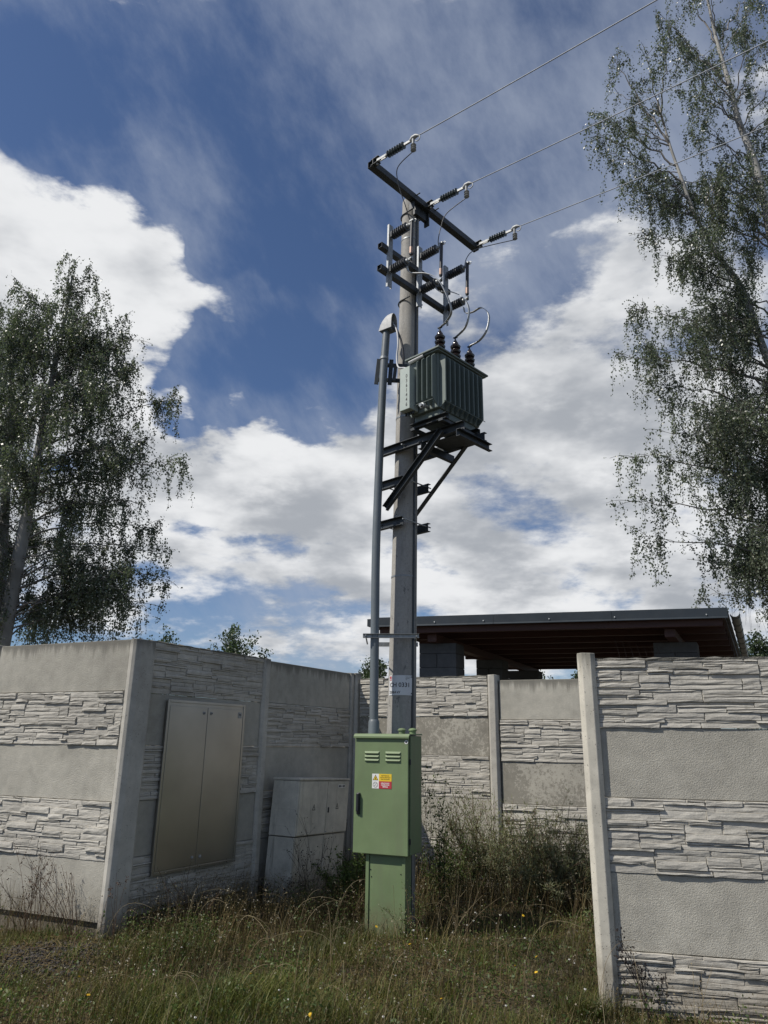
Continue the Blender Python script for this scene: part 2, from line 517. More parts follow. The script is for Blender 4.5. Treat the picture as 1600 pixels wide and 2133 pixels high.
MAT['ins_dark'] = simple('dark_green_grey_insulator', (0.05, 0.065, 0.065), 0.3, 0.0, 0.2, 15.0, spec=0.6)
MAT['fuse'] = simple('dark_fuse_tube', (0.03, 0.031, 0.035), 0.4)
MAT['copper'] = simple('bronze_ferrule', (0.35, 0.25, 0.20), 0.45, 0.6)
MAT['tank'] = simple('grey_green_transformer_paint', (0.135, 0.165, 0.150), 0.5, 0.0, 0.12, 5.0, 0.06, 60.0)
MAT['lvbox'] = simple('pale_grey_green_paint', (0.36, 0.41, 0.375), 0.5, 0.0, 0.08, 5.0, 0.05, 60.0)
MAT['stencil'] = simple('stencil_black', (0.02, 0.02, 0.022), 0.6)
MAT['pvc'] = simple('grey_pvc', (0.125, 0.145, 0.158), 0.42, 0.0, 0.10, 4.0, 0.05, 30.0)
MAT['hood'] = simple('light_grey_cast_hood', (0.40, 0.405, 0.40), 0.6, 0.0, 0.08, 8.0)
MAT['cable'] = simple('grey_cable', (0.42, 0.43, 0.44), 0.45)
MAT['cable_dark'] = simple('black_cable', (0.022, 0.022, 0.026), 0.45)


def cabinet_green():
    m, T, b, _ = new_mat('green_cabinet_paint')
    p = pos(T); px, py, pz = T.sep(p)
    n = T.noise(p, 3.0, 5, 0.6)
    k = T.mr(n, 0.3, 0.7, 0.90, 1.10, False)
    c = T.mix(1.0, (0.148, 0.205, 0.098, 1), T.comb(k, k, k), 'MULTIPLY')
    wash = T.noise(T.comb(T.m('MULTIPLY', px, 7.0), T.m('MULTIPLY', py, 7.0), T.m('MULTIPLY', pz, 0.9)), 1.0, 4, 0.6)
    c = T.mix(T.mr(wash, 0.42, 0.70, 0.0, 0.6), c, (0.135, 0.165, 0.092, 1))
    mud = T.m('ADD', pz, T.m('MULTIPLY', T.m('SUBTRACT', T.noise(p, 14.0, 5, 0.7), 0.5), 0.55))
    c = T.mix(T.mr(mud, 0.10, 0.42, 0.55, 0.0), c, (0.14, 0.12, 0.075, 1))
    scr = T.noise(T.comb(T.m('MULTIPLY', px, 4.0), T.m('MULTIPLY', py, 4.0), T.m('MULTIPLY', pz, 42.0)), 1.0, 5, 0.7)
    c = T.mix(T.mr(scr, 0.66, 0.74, 0.0, 0.22), c, (0.22, 0.25, 0.18, 1))
    dust = T.noise(p, 120.0, 3, 0.7)
    c = T.mix(T.mr(dust, 0.62, 0.78, 0.0, 0.25), c, (0.30, 0.33, 0.24, 1))
    T.put(b.inputs['Base Color'], c)
    T.put(b.inputs['Roughness'], T.mr(n, 0.3, 0.7, 0.42, 0.58, False))
    T.put(b.inputs['Normal'], T.bump(T.noise(p, 2.2, 3, 0.5), 0.10, 0.02))
    return m


MAT['green'] = cabinet_green()
MAT['handle'] = simple('black_plastic_handle', (0.012, 0.013, 0.018), 0.35)
MAT['white_print'] = simple('white_print', (0.72, 0.72, 0.70), 0.5, vary=0.04)
MAT['yellow_print'] = simple('yellow_print', (0.72, 0.50, 0.03), 0.5, vary=0.05)
MAT['red_print'] = simple('red_print', (0.42, 0.035, 0.05), 0.5, vary=0.05)
MAT['black_print'] = simple('black_print', (0.015, 0.015, 0.015), 0.5, vary=0.02)
MAT['plate_white'] = simple('enamel_white_plate', (0.62, 0.63, 0.64), 0.35, vary=0.05)


def brushed():
    m, T, b, _ = new_mat('brushed_stainless_steel')
    p = pos(T); px, py, pz = T.sep(p)
    along = T.m('ADD', T.m('MULTIPLY', px, 0.513), T.m('MULTIPLY', py, 0.858))
    n = T.noise(T.comb(T.m('MULTIPLY', along, 420.0), 0.0, T.m('MULTIPLY', pz, 3.0)), 1.0, 3, 0.6)
    n2 = T.noise(p, 2.2, 4)
    k = T.mr(n2, 0.3, 0.7, 0.90, 1.08, False)
    T.put(b.inputs['Base Color'], T.mix(1.0, (0.41, 0.40, 0.375, 1), T.comb(k, k, k), 'MULTIPLY'))
    b.inputs['Metallic'].default_value = 1.0
    T.put(b.inputs['Roughness'], T.mr(n, 0.2, 0.8, 0.30, 0.42, False))
    T.put(b.inputs['Normal'], T.bump(n, 0.05, 0.002))
    return m


MAT['inox'] = brushed()


def wood_mat(name, c):
    m, T, b, _ = new_mat(name)
    p = pos(T); px, py, pz = T.sep(p)
    a = T.m('ADD', T.m('MULTIPLY', px, 0.955), T.m('MULTIPLY', py, -0.297))
    d = T.m('ADD', T.m('MULTIPLY', px, 0.297), T.m('MULTIPLY', py, 0.955))
    g = T.noise(T.comb(T.m('MULTIPLY', a, 0.9), T.m('MULTIPLY', d, 22.0), T.m('MULTIPLY', pz, 22.0)), 1.0, 6, 0.65, 0.6)
    k = T.mr(g, 0.25, 0.75, 0.6, 1.3, False)
    T.put(b.inputs['Base Color'], T.mix(1.0, (*c, 1), T.comb(k, k, k), 'MULTIPLY'))
    b.inputs['Roughness'].default_value = 0.6
    T.put(b.inputs['Normal'], T.bump(g, 0.2, 0.004))
    return m


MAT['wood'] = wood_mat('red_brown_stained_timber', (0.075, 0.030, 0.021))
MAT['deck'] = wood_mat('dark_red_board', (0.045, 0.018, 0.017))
MAT['fascia'] = simple('anthracite_sheet_metal', (0.032, 0.040, 0.048), 0.5, 0.0, 0.15, 3.0, 0.04, 20.0, 0.3)
MAT['gutter'] = simple('grey_gutter_metal', (0.13, 0.145, 0.15), 0.38, 0.3, 0.12, 6.0)


def birch_bark():
    m, T, b, _ = new_mat('birch_bark')
    p = pos(T); px, py, pz = T.sep(p)
    n = T.noise(T.comb(T.m('MULTIPLY', px, 5.0), T.m('MULTIPLY', py, 5.0), T.m('MULTIPLY', pz, 16.0)), 1.0, 5, 0.7)
    n2 = T.noise(p, 2.5, 4)
    c = T.mix(T.mr(n2, 0.35, 0.7), (0.34, 0.33, 0.31, 1), (0.22, 0.215, 0.20, 1))
    c = T.mix(T.mr(n, 0.60, 0.68), c, (0.045, 0.04, 0.038, 1))
    T.put(b.inputs['Base Color'], c)
    b.inputs['Roughness'].default_value = 0.75
    T.put(b.inputs['Normal'], T.bump(n, 0.4, 0.01))
    return m


MAT['bark'] = birch_bark()
MAT['twig'] = simple('dark_birch_twig', (0.06, 0.05, 0.045), 0.8)
MAT['limb'] = simple('grey_birch_limb', (0.20, 0.185, 0.17), 0.8, vary=0.35, scale=9.0)
MAT['birch_leaf'] = leafy('birch_leaves', [(0.060, 0.078, 0.054), (0.105, 0.130, 0.084), (0.175, 0.195, 0.135), (0.082, 0.102, 0.068)], 0.38, 0.36, 0.7)
MAT['far_leaf'] = leafy('far_tree_leaves', [(0.05, 0.075, 0.04), (0.08, 0.11, 0.055), (0.065, 0.09, 0.05)], 0.5, 0.3)
MAT['grass'] = leafy('green_grass', [(0.036, 0.050, 0.010), (0.090, 0.112, 0.022), (0.165, 0.165, 0.042), (0.050, 0.064, 0.013), (0.16, 0.13, 0.040)], 0.55, 0.35)
MAT['dry'] = leafy('dry_stems', [(0.050, 0.030, 0.013), (0.115, 0.078, 0.030), (0.22, 0.17, 0.080), (0.065, 0.036, 0.016), (0.085, 0.070, 0.024), (0.15, 0.125, 0.05)], 0.7, 0.2)
MAT['straw'] = leafy('straw_stems', [(0.22, 0.17, 0.10), (0.30, 0.25, 0.15), (0.18, 0.13, 0.075)], 0.7, 0.2)
MAT['rust_weed'] = leafy('rust_brown_weed', [(0.085, 0.045, 0.028), (0.13, 0.075, 0.045), (0.075, 0.045, 0.03)], 0.7, 0.15)
MAT['black_weed'] = leafy('blackened_stalk', [(0.02, 0.015, 0.015), (0.035, 0.025, 0.022)], 0.7, 0.1)
MAT['weed_leaf'] = leafy('weed_leaves', [(0.045, 0.075, 0.020), (0.080, 0.118, 0.032), (0.125, 0.15, 0.050)], 0.5, 0.35)
MAT['mugwort'] = leafy('feathery_shrub_leaves', [(0.12, 0.135, 0.075), (0.18, 0.19, 0.105), (0.26, 0.255, 0.15), (0.14, 0.15, 0.09)], 0.6, 0.42)
MAT['seed'] = leafy('pale_seed_heads', [(0.30, 0.26, 0.19), (0.45, 0.42, 0.35), (0.26, 0.19, 0.12)], 0.7, 0.3)
MAT['petal'] = simple('yellow_petals', (0.75, 0.48, 0.02), 0.5, vary=0.1)
MAT['fluff'] = simple('white_seed_fluff', (0.62, 0.60, 0.55), 0.8, vary=0.1)
MAT['gravel'] = leafy('dark_gravel', [(0.022, 0.020, 0.020), (0.040, 0.036, 0.034), (0.075, 0.068, 0.06), (0.028, 0.024, 0.023)], 0.8, 0.0)


def soil():
    m, T, b, _ = new_mat('dry_soil_and_litter')
    p = pos(T)
    n = T.noise(p, 3.0, 7, 0.65); n2 = T.noise(p, 40.0, 5, 0.7)
    c = T.mix(T.mr(n, 0.35, 0.65), (0.058, 0.046, 0.030, 1), (0.085, 0.072, 0.040, 1))
    c = T.mix(T.mr(n2, 0.5, 0.75, 0.0, 0.6), c, (0.13, 0.105, 0.065, 1))
    T.put(b.inputs['Base Color'], c)
    b.inputs['Roughness'].default_value = 0.95
    T.put(b.inputs['Normal'], T.bump(T.m('ADD', n2, n), 0.8, 0.03))
    return m


MAT['soil'] = soil()

# ------------------------------------------------------------------ ground
def sstep(a, b, x):
    t = np.clip((x - a) / (b - a), 0, 1)
    return t * t * (3 - 2 * t)


def ground_z(x, y):
    x = np.asarray(x, float); y = np.asarray(y, float)
    z = 0.05 * sstep(5.3, 7.2, y)
    z = z + 0.07 * np.exp(-(((x + 2.9) / 0.9) ** 2 + ((y - 6.75) / 0.5) ** 2))
    z = z + 0.018 * np.sin(x * 2.3 + 0.7) * np.sin(y * 1.9) + 0.010 * np.sin(x * 6.1 + y * 4.3)
    f = np.clip(1.3 - np.hypot(x, y - 6) / 12.0, 0, 1)
    return z * f


def build_ground():
    a = np.concatenate([-np.geomspace(900, 7.2, 26), np.arange(-7, 7.01, 0.14), np.geomspace(7.2, 900, 26)])
    b = np.concatenate([-np.geomspace(900, 2.2, 26), np.arange(-2, 13.01, 0.14), np.geomspace(13.2, 900, 26)])
    X, Y = np.meshgrid(a, b)
    Z = ground_z(X, Y)
    Vv = np.stack([X, Y, Z], -1).reshape(-1, 3)
    nx, ny = len(a), len(b)
    i = np.arange(nx - 1)[None, :] + nx * np.arange(ny - 1)[:, None]
    F_ = np.stack([i, i + 1, i + 1 + nx, i + nx], -1).reshape(-1, 4)
    me = np_mesh('ground', Vv, F_, True)
    me.materials.append(MAT['soil'])
    o = add_obj('ground', me)
    tag(o, 'dry weedy ground in front of and behind the concrete fences', None, None, 'structure')


build_ground()

# ------------------------------------------------------------------ concrete fences
PL, PH = 1.80, 0.50       # module of a cast panel


def mould(seed):
    """layout of one cast stone face: list of (x0, z0, w, h, depth)"""
    r = random.Random(seed)
    nc, nr = 60, 27
    cw, ch = PL / nc, PH / nr
    used = [[False] * nc for _ in range(nr)]
    out = []
    for j in range(nr):
        i = 0
        while i < nc:
            if used[j][i]:
                i += 1; continue
            run = 0
            while i + run < nc and not used[j][i + run]: run += 1
            h = r.choices((1, 2, 3), (6, 6, 2))[0]
            h = min(h, nr - j)
            w = r.randint(6, 17) if h < 3 else r.randint(6, 13)
            if run - w < 3: w = run
            w = min(w, run, 19)
            for hh in range(1, h):
                if any(used[j + hh][i + k] for k in range(w)):
                    h = hh; break
            for a in range(h):
                for k in range(w): used[j + a][i + k] = True
            d = r.choice((0.007, 0.010, 0.013, 0.018, 0.024)) + r.uniform(-0.002, 0.003)
            out.append((i * cw, j * ch, w * cw, h * ch, d))
            i += w
    return out


def stone_mesh(name, w, h, d, r):
    nx = max(2, min(6, int(w / 0.06))); nz = 2
    vs, fs = [], []
    tilt = r.uniform(-0.003, 0.003); tv = r.uniform(-0.003, 0.003)
    topj = [r.uniform(-0.0045, -0.0005) for _ in range(nx + 1)]
    botj = [r.uniform(-0.0005, 0.0040) for _ in range(nx + 1)]
    lx, rx = r.uniform(0.0, 0.008), r.uniform(0.0, 0.008)
    for j in range(nz + 1):
        for i in range(nx + 1):
            s, t = i / nx, j / nz
            x = lx + (w - lx - rx) * s + (r.uniform(-0.008, 0.008) if 0 < i < nx else r.uniform(-0.003, 0.003))
            z = h * t + topj[i] * t + botj[i] * (1 - t) + (r.uniform(-0.006, 0.006) if 0 < j < nz else 0)
            y = d + tilt * (s - 0.5) * 2 + tv * (t - 0.5) * 2 + r.uniform(-0.0022, 0.0018)
            if j == 0 or j == nz or i == 0 or i == nx: y -= 0.002 + 0.06 * d
            vs.append((x, -max(y, 0.005), z))
    n1 = nx + 1
    for j in range(nz):
        for i in range(nx):
            a = j * n1 + i
            fs.append((a, a + 1, a + n1 + 1, a + n1))
    ring = [i for i in range(nx + 1)] + [(j + 1) * n1 - 1 for j in range(1, nz + 1)] + [nz * n1 + i for i in range(nx - 1, -1, -1)] + [j * n1 for j in range(nz - 1, 0, -1)]
    b0 = len(vs)
    for k in ring:
        x, y, z = vs[k]
        cx, cz = w / 2, h / 2
        vs.append((x + (0.003 if x < cx else -0.003) * -1, 0.004, z + (-0.002 if z < cz else 0.002)))
    m = len(ring)
    for k in range(m):
        fs.append((ring[k], b0 + k, b0 + (k + 1) % m, ring[(k + 1) % m]))
    me = bpy.data.meshes.new(name)
    me.from_pydata(vs, [], fs)
    me.materials.append(MAT['stone'])
    return me


MOULDS = []
for sd in (11, 23):
    r = random.Random(sd * 7)
    MOULDS.append([(x, z, stone_mesh('stone', w, h, d, r)) for x, z, w, h, d in mould(sd)])


def slab_mesh(name, mat):
    mb = MB().box((PL / 2, 0.03, PH / 2), (1, 0, 0), (0, 1, 0), (0, 0, 1), PL, 0.06, PH - 0.006)
    me = bpy.data.meshes.new(name)
    me.from_pydata(mb.v, [], [f[::-1] for f in mb.f])
    import bmesh
    bm = bmesh.new(); bm.from_mesh(me)
    bmesh.ops.recalc_face_normals(bm, faces=bm.faces)
    bmesh.ops.bevel(bm, geom=bm.edges[:], offset=0.005, segments=1, affect='EDGES')
    bm.to_mesh(me); bm.free()
    me.materials.append(mat)
    return me


SLAB = {k: slab_mesh('panel', MAT[k]) for k in ('stucco', 'stucco_top', 'stucco_back', 'stucco_worn', 'stone')}


def lip_mesh():
    """rough weathered top rim of a panel"""
    r = random.Random(5)
    n = 30; vs = []; fs = []
    for i in range(n + 1):
        x = PL * i / n
        for (y, z) in ((-0.012, -0.004), (-0.016 + r.uniform(-.005, .004), 0.012 + r.uniform(-.004, .005)), (0.02, 0.020 + r.uniform(-.004, .005)), (0.062, 0.012 + r.uniform(-.004, .004)), (0.06, -0.004)):
            vs.append((x, y, z))
    for i in range(n):
        for k in range(4):
            a = i * 5 + k
            fs.append((a, a + 5, a + 6, a + 1))
    fs += [(0, 1, 2, 3, 4), tuple(n * 5 + k for k in (4, 3, 2, 1, 0))]
    me = bpy.data.meshes.new('coping')
    me.from_pydata(vs, [], fs)
    import bmesh
    bm = bmesh.new(); bm.from_mesh(me); bmesh.ops.recalc_face_normals(bm, faces=bm.faces); bm.to_mesh(me); bm.free()
    me.materials.append(MAT['lichen'])
    return me


LIP = lip_mesh()


def bay(fence, a, b, top, kinds, variant=0, joined=0.0, hide=None):
    """one fence bay of stacked panels from a to b (front plane), top panel's top at `top`"""
    a, b = Vector((*a, 0)), Vector((*b, 0))
    L = (b - a).length; ang = math.atan2(b.y - a.y, b.x - a.x)
    og = ORG[fence]
    for k, kind in enumerate(kinds):
        z0 = top - (k + 1) * PH
        p = bpy.data.objects.new('panel', SLAB['stone' if kind == 's' else {'p': 'stucco', 't': 'stucco_top', 'b': 'stucco_back', 'w': 'stucco_worn'}[kind]])
        col.objects.link(p)
        p.parent = fence
        p.location = (a.x - og.x, a.y - og.y, z0 - og.z)
        p.rotation_euler = (0, 0, ang)
        p.scale = (L / PL, 1, 1)
        if kind == 's':
            mo = MOULDS[(k // 2 + variant) % 2]
            jv, jf = [], []
            for x, z, me in mo:
                w_ = max(v.co.x for v in me.vertices) * L / PL
                h_ = max(v.co.z for v in me.vertices)
                if hide and x * L / PL > hide[0] and x * L / PL + w_ < hide[1] and z0 + z > hide[2] and z0 + z + 0.06 < hide[3]: continue
                if w_ * h_ < joined:        # too small to tell apart from here: kept together
                    b0 = len(jv)
                    jv += [(v.co.x + x, v.co.y, v.co.z + z) for v in me.vertices]
                    jf += [tuple(i + b0 for i in f.vertices) for f in me.polygons]
                    continue
                s = bpy.data.objects.new('stone', me)
                col.objects.link(s)
                s.parent = p
                s.location = (x, 0, z)
            if jv:
                jm = bpy.data.meshes.new('stone_relief'); jm.from_pydata(jv, [], jf); jm.materials.append(MAT['stone'])
                js = bpy.data.objects.new('stone_relief', jm); col.objects.link(js); js.parent = p; js['kind'] = 'stuff'
        if k == 0 and kind == 's':
            c = bpy.data.objects.new('coping', LIP)
            col.objects.link(c)
            c.parent = p
            c.location = (0, 0, PH)


def post(fence, p, ang, w, front, back, z0, z1, mat='post', ch=0.028, lean=0.0):
    X = Vector((math.cos(ang), math.sin(ang), 0)); Y = Vector((-math.sin(ang), math.cos(ang), 0))
    poly = [(-w / 2, back), (-w / 2, -front + ch), (-w / 2 + ch, -front), (w / 2 - ch, -front), (w / 2, -front + ch), (w / 2, back)]
    mb = MB()
    n = len(poly)
    zs = np.linspace(z0, z1, 9)
    base = Vector((*p, 0))
    vs = []
    for z in zs:
        for q in poly: vs.append(base + X * (q[0] + lean * (z - z0)) + Y * q[1] + Vector((0, 0, z)))
    # uneven, slightly sloping head
    for k in range(n): vs[-1 - k] = vs[-1 - k] + Vector((0, 0, random.uniform(-0.008, 0.006)))
    fs = []
    for i in range(len(zs) - 1):
        for k in range(n):
            fs.append((i * n + k, i * n + (k + 1) % n, (i + 1) * n + (k + 1) % n, (i + 1) * n + k))
    fs += [tuple(range(n - 1, -1, -1)), tuple(range((len(zs) - 1) * n, len(zs) * n))]
    mb.add(vs, fs)
    return mb.build('post', MAT[mat], fence, bevel=0.005, seg=2)


LF_d = Vector((0.912, -0.411, 0)); LF_a = math.atan2(-0.411, 0.912)
S_d = Vector((0.513, 0.858, 0)); S_n = Vector((0.858, -0.513, 0)); S_a = math.atan2(0.858, 0.513); S0 = Vector((-2.33, 7.46, 0))
B_a = math.atan2(-0.446, 0.895)
RF_a = math.atan2(-0.30, 1.2)


def sp(s, off=0.0, z=0.0):
    """point along the side fence: s metres from its near corner, off metres in front of it"""
    v = S0 + S_d * s + S_n * off
    return Vector((v.x, v.y, z))


def gap_filler(fence, a, b, top, mat='post'):  # added board closing the gap under a bay, hides the sunlit ground behind
    a, b = Vector((*a, 0)), Vector((*b, 0)); d = (b - a).normalized(); n = Vector((-d.y, d.x, 0))
    mb = MB(); mb.box((a + b) / 2 + n * 0.055 + UP0 * (top / 2 - 0.1), d, n, UP0, (b - a).length, 0.04, top + 0.2)
    mb.build('gap_filler', MAT[mat], fence)


UP0 = Vector((0, 0, 1))
fence_l = thing('concrete_fence', (-2.48, 7.25, 0.0), 'sunlit concrete panel fence at the left edge, ending at the corner post', 'fence', 'concrete panel fences')
bay(fence_l, (-4.115, 7.986), (-2.475, 7.247), 2.70, 'tspsp', 0)
bay(fence_l, (-5.92, 8.80), (-4.27, 8.056), 2.69, 'tspsp', 1, joined=9.0)
gap_filler(fence_l, (-4.115, 7.986), (-2.475, 7.247), 0.22, 'lichen')  # added, set back behind the open gap so that it stays dark
gap_filler(fence_l, (-5.92, 8.80), (-4.27, 8.056), 0.2, 'lichen')
post(fence_l, (-4.195, 8.045), LF_a, 0.15, 0.035, 0.10, -0.1, 2.715)

fence_s = thing('concrete_fence', (S0.x, S0.y, 0.0), 'shaded concrete panel fence with the steel cabinet doors set into it', 'fence', 'concrete panel fences')
bay(fence_s, sp(0.0)[:2], sp(1.745)[:2], 2.70, 'spsps', 1, joined=0.0065, hide=(0.26, 1.41, 0.53, 2.14))
bay(fence_s, sp(1.865)[:2], sp(3.66)[:2], 2.70, 'tspsp', 0, joined=0.0065)
gap_filler(fence_s, sp(0.0)[:2], sp(1.745)[:2], 0.22, 'lichen')
gap_filler(fence_s, sp(1.865)[:2], sp(3.66)[:2], 0.22, 'lichen')
# corner post: narrow lit face towards the left fence, broad face along the side fence
mb = MB()
cp = Vector((-2.475, 7.235, 0))
poly = [(0.0, 0.0), (0.055, -0.014), (0.085, 0.0), (0.102, 0.05), (0.102, 0.215), (0.085, 0.245), (0.0, 0.245)]
vs = []; n = len(poly)
for z in (-0.15, 0.8, 1.7, 2.70):
    for q in poly:
        vs.append(cp + LF_d * q[0] + S_d * q[1] + Vector((0, 0, z)))
fs = [(i * n + k, i * n + (k + 1) % n, (i + 1) * n + (k + 1) % n, (i + 1) * n + k) for i in range(3) for k in range(n)] + [tuple(range(n - 1, -1, -1)), tuple(range(3 * n, 4 * n))]
mb.add(vs, fs).build('post', MAT['post'], fence_s, bevel=0.006)
post(fence_s, sp(1.805)[:2], S_a, 0.125, 0.045, 0.09, -0.1, 2.715)
post(fence_s, sp(3.70)[:2], S_a, 0.075, 0.03, 0.09, -0.1, 2.705, ch=0.012)

fence_b = thing('concrete_fence', (1.45, 9.74, 0.0), 'sunlit concrete panel fence at the back behind the pole and the feathery shrub', 'fence', 'concrete panel fences')
b1a, b1b = Vector((-0.30, 10.68, 0)), Vector((1.39, 9.80, 0))
b2a, b2b = Vector((1.525, 9.715, 0)), Vector((3.20, 9.02, 0))
bay(fence_b, b1a[:2], b1b[:2], 2.61, 'swsps', 0, joined=0.0065)
bay(fence_b, b2a[:2], b2b[:2], 2.56, 'bswsp', 0, joined=0.0065)
gap_filler(fence_b, b1a[:2], b1b[:2], 0.13, 'lichen')
gap_filler(fence_b, b2a[:2], b2b[:2], 0.08, 'lichen')
post(fence_b, (1.455, 9.75), B_a, 0.125, 0.06, 0.09, -0.1, 2.625)
post(fence_b, (3.27, 8.985), B_a, 0.125, 0.06, 0.09, -0.1, 2.60)
post(fence_b, (-0.395, 10.70), B_a, 0.13, 0.03, 0.10, -0.1, 2.71)

fence_r = thing('concrete_fence', (1.6, 5.8, 0.0), 'sunlit concrete panel fence nearest the camera on the right with a pale post', 'fence', 'concrete panel fences')
rdir = Vector((math.cos(RF_a), math.sin(RF_a), 0)); rn = Vector((rdir.y, -rdir.x, 0))
ra = Vector((1.665, 5.80, 0))
bay(fence_r, ra[:2], (ra + rdir * 1.90)[:2], 2.39, 'spsps', 0)
post(fence_r, (ra - rdir * 0.062)[:2], RF_a, 0.135, 0.055, 0.075, -0.25, 2.45, 'post_right', 0.034)
post(fence_r, (ra + rdir * 1.962)[:2], RF_a, 0.135, 0.055, 0.075, -0.25, 2.45, 'post_right', 0.034)

# ------------------------------------------------------------------ utility pole and its fittings
PU = Vector((0.726, -0.688, 0)).normalized(); PV = Vector((-PU.y, PU.x, 0))
UP = Vector((0, 0, 1))
P_TOP = 8.60


def pax(z):
    return Vector((0.189 + 0.01224 * z, 8.0, z))


def uvz(u, v, z):
    return pax(z) + PU * u + PV * v


def prad(z):
    return 0.162 - 0.0066 * z


pole = thing('utility_pole', (0.189, 8.0, 0.0), 'tall tapering grey concrete pole carrying the transformer and crossarms', 'pole')
mb = MB()
zz = np.linspace(-0.3, P_TOP, 24)
mb.tube([pax(z) for z in zz], [prad(z) for z in zz], 40)
mb.build('shaft', MAT['pole'], pole, smooth=40)
# raised casting rib and earthing strip on the right of the shaft
for ang, w, t, nm, mt in ((20, 0.022, 0.012, 'casting_rib', 'pole'), (-28, 0.03, 0.008, 'earthing_strip', 'dark_steel')):
    a = math.radians(ang)
    d = Vector((math.sin(math.radians(62) + a * 0.5), -math.cos(math.radians(62) + a * 0.5), 0))
    side = d.cross(UP)
    mb = MB()
    mb.strip([pax(z) + d * (prad(z) + t * 0.3) for z in np.linspace(0.0, 8.35, 14)], w, t, side)
    mb.build(nm, MAT[mt], pole)


def band(z, w=0.03, t=0.006, mat='galv', name='band'):
    n = 40
    mb = MB()
    mb.lathe(pax(z - w / 2), UP, [(0, prad(z) - 0.004), (0, prad(z) + t), (w, prad(z) + t), (w, prad(z) - 0.004)], n)
    return mb.build(name, MAT[mat], pole, smooth=40)


band(7.98, 0.02, 0.004); band(5.45, 0.02, 0.004); band(3.52, 0.018, 0.004)
# clamp hoops at the head and under the fuse rails
for z in (8.36, 7.05):
    mb = MB()
    pts = []
    for k in range(25):
        a = math.pi * (0.5 + k / 24.0)
        dd = PU * math.cos(a) * 1.08 + PV * math.sin(a)
        pts.append(pax(z) + dd * (prad(z) + 0.008) + UP * 0.0)
    pts = [pts[0] + PU * 0.12] + pts + [pts[-1] + PU * 0.12]
    mb.tube(pts, 0.009, 8)
    mb.build('hoop', MAT['dark_steel'], pole, smooth=50)

# head crossarm: hollow square tube
ZC = 8.50
mb = MB()
arm_a, arm_b = uvz(0.165, -0.93, ZC), uvz(0.165, 1.24, ZC)
s, t = 0.045, 0.006
prof = [(-s, -s), (s, -s), (s, s), (-s, s)]
mb.bar(arm_a + PV * 0.03, arm_b - PV * 0.03, 0.09, 0.09)
for e, sg in ((arm_a, 1), (arm_b, -1)):
    e2 = e + PV * 0.03 * sg
    for o_, ww, hh in ((UP * (s - t / 2), 2 * s, t), (-UP * (s - t / 2), 2 * s, t), (PU * (s - t / 2), t, 2 * s - 2 * t), (-PU * (s - t / 2), t, 2 * s - 2 * t)):
        mb.bar(e + o_, e2 + o_, ww, hh)
mb.build('crossarm', MAT['dark_steel'], pole, bevel=0.003)
mb = MB()
mb.box(uvz(0.125, 0.05, ZC - 0.10), PU, PV, UP, 0.05, 0.22, 0.16)
mb.box(uvz(0.14, 0.17, ZC - 0.15), PU, PV, UP, 0.08, 0.02, 0.20)
mb.box(uvz(0.14, -0.13, ZC - 0.10), PU, PV, UP, 0.08, 0.02, 0.12)
mb.build('arm_saddle', MAT['dark_steel'], pole, bevel=0.003)
for v in (-0.12, 0.26):
    mb = MB(); mb.tube([uvz(0.10, v, ZC + 0.03), uvz(0.27, v, ZC + 0.03)], 0.008, 8)
    mb.build('bolt', MAT['dark_steel'], pole)
ARMV = (-0.905, 0.111, 1.19)
for v in ARMV:
    mb = MB()
    for dz_ in (0.034, -0.044):
        mb.box(uvz(0.235, v, ZC + dz_ + 0.01), PU, PV, UP, 0.12, 0.06, 0.008)
    mb.box(uvz(0.214, v, ZC + 0.005), PU, PV, UP, 0.008, 0.07, 0.085)
    mb.build('arm_lug', MAT['dark_steel'], pole, bevel=0.002)
    mb = MB(); mb.tube([uvz(0.265, v, ZC - 0.06), uvz(0.265, v, ZC + 0.06)], 0.013, 10)
    mb.build('pin', MAT['galv_pale'], pole, smooth=50)

# fuse rails (two hollow square tubes below the head)
for z in (7.44, 7.13):
    mb = MB()
    a, b = uvz(0.165, -0.72, z), uvz(0.165, 0.60, z)
    s = 0.035
    mb.bar(a + PV * 0.025, b, 0.07, 0.07)
    for o_, ww, hh in ((UP * (s - t / 2), 2 * s, t), (-UP * (s - t / 2), 2 * s, t), (PU * (s - t / 2), t, 2 * s - 2 * t), (-PU * (s - t / 2), t, 2 * s - 2 * t)):
        mb.bar(a + o_, a + PV * 0.025 + o_, ww, hh)
    mb.build('fuse_rail', MAT['dark_steel'], pole, bevel=0.003)

# transformer platform: two channels, cross members, braces
ZB = 5.08
mb = MB(); mb.chan(uvz(-0.24, -0.15, ZB - 0.05), uvz(0.98, -0.15, ZB - 0.05), 0.05, 0.10, flip=1); mb.build('platform_beam', MAT['dark_steel'], pole, bevel=0.002)
mb = MB(); mb.chan(uvz(-0.22, 0.21, ZB - 0.05), uvz(0.98, 0.21, ZB - 0.05), 0.05, 0.10, flip=-1); mb.build('platform_beam', MAT['dark_steel'], pole, bevel=0.002)
for u in (0.44, 0.93):
    mb = MB(); mb.chan(uvz(u, -0.24, ZB - 0.145), uvz(u, 0.36, ZB - 0.145), 0.05, 0.085, flip=1 if u > 0.6 else -1)
    mb.build('cross_member', MAT['dark_steel'], pole, bevel=0.002)
mb = MB(); mb.box(uvz(0.69, 0.03, ZB - 0.105), PU, PV, UP, 0.44, 0.32, 0.006); mb.build('drip_plate', MAT['dark_steel'], pole)
mb = MB(); mb.chan(uvz(-0.10, -0.205, 4.30), uvz(0.72, -0.205, 5.03), 0.045, 0.085, flip=1); mb.build('brace', MAT['dark_steel'], pole, bevel=0.002)
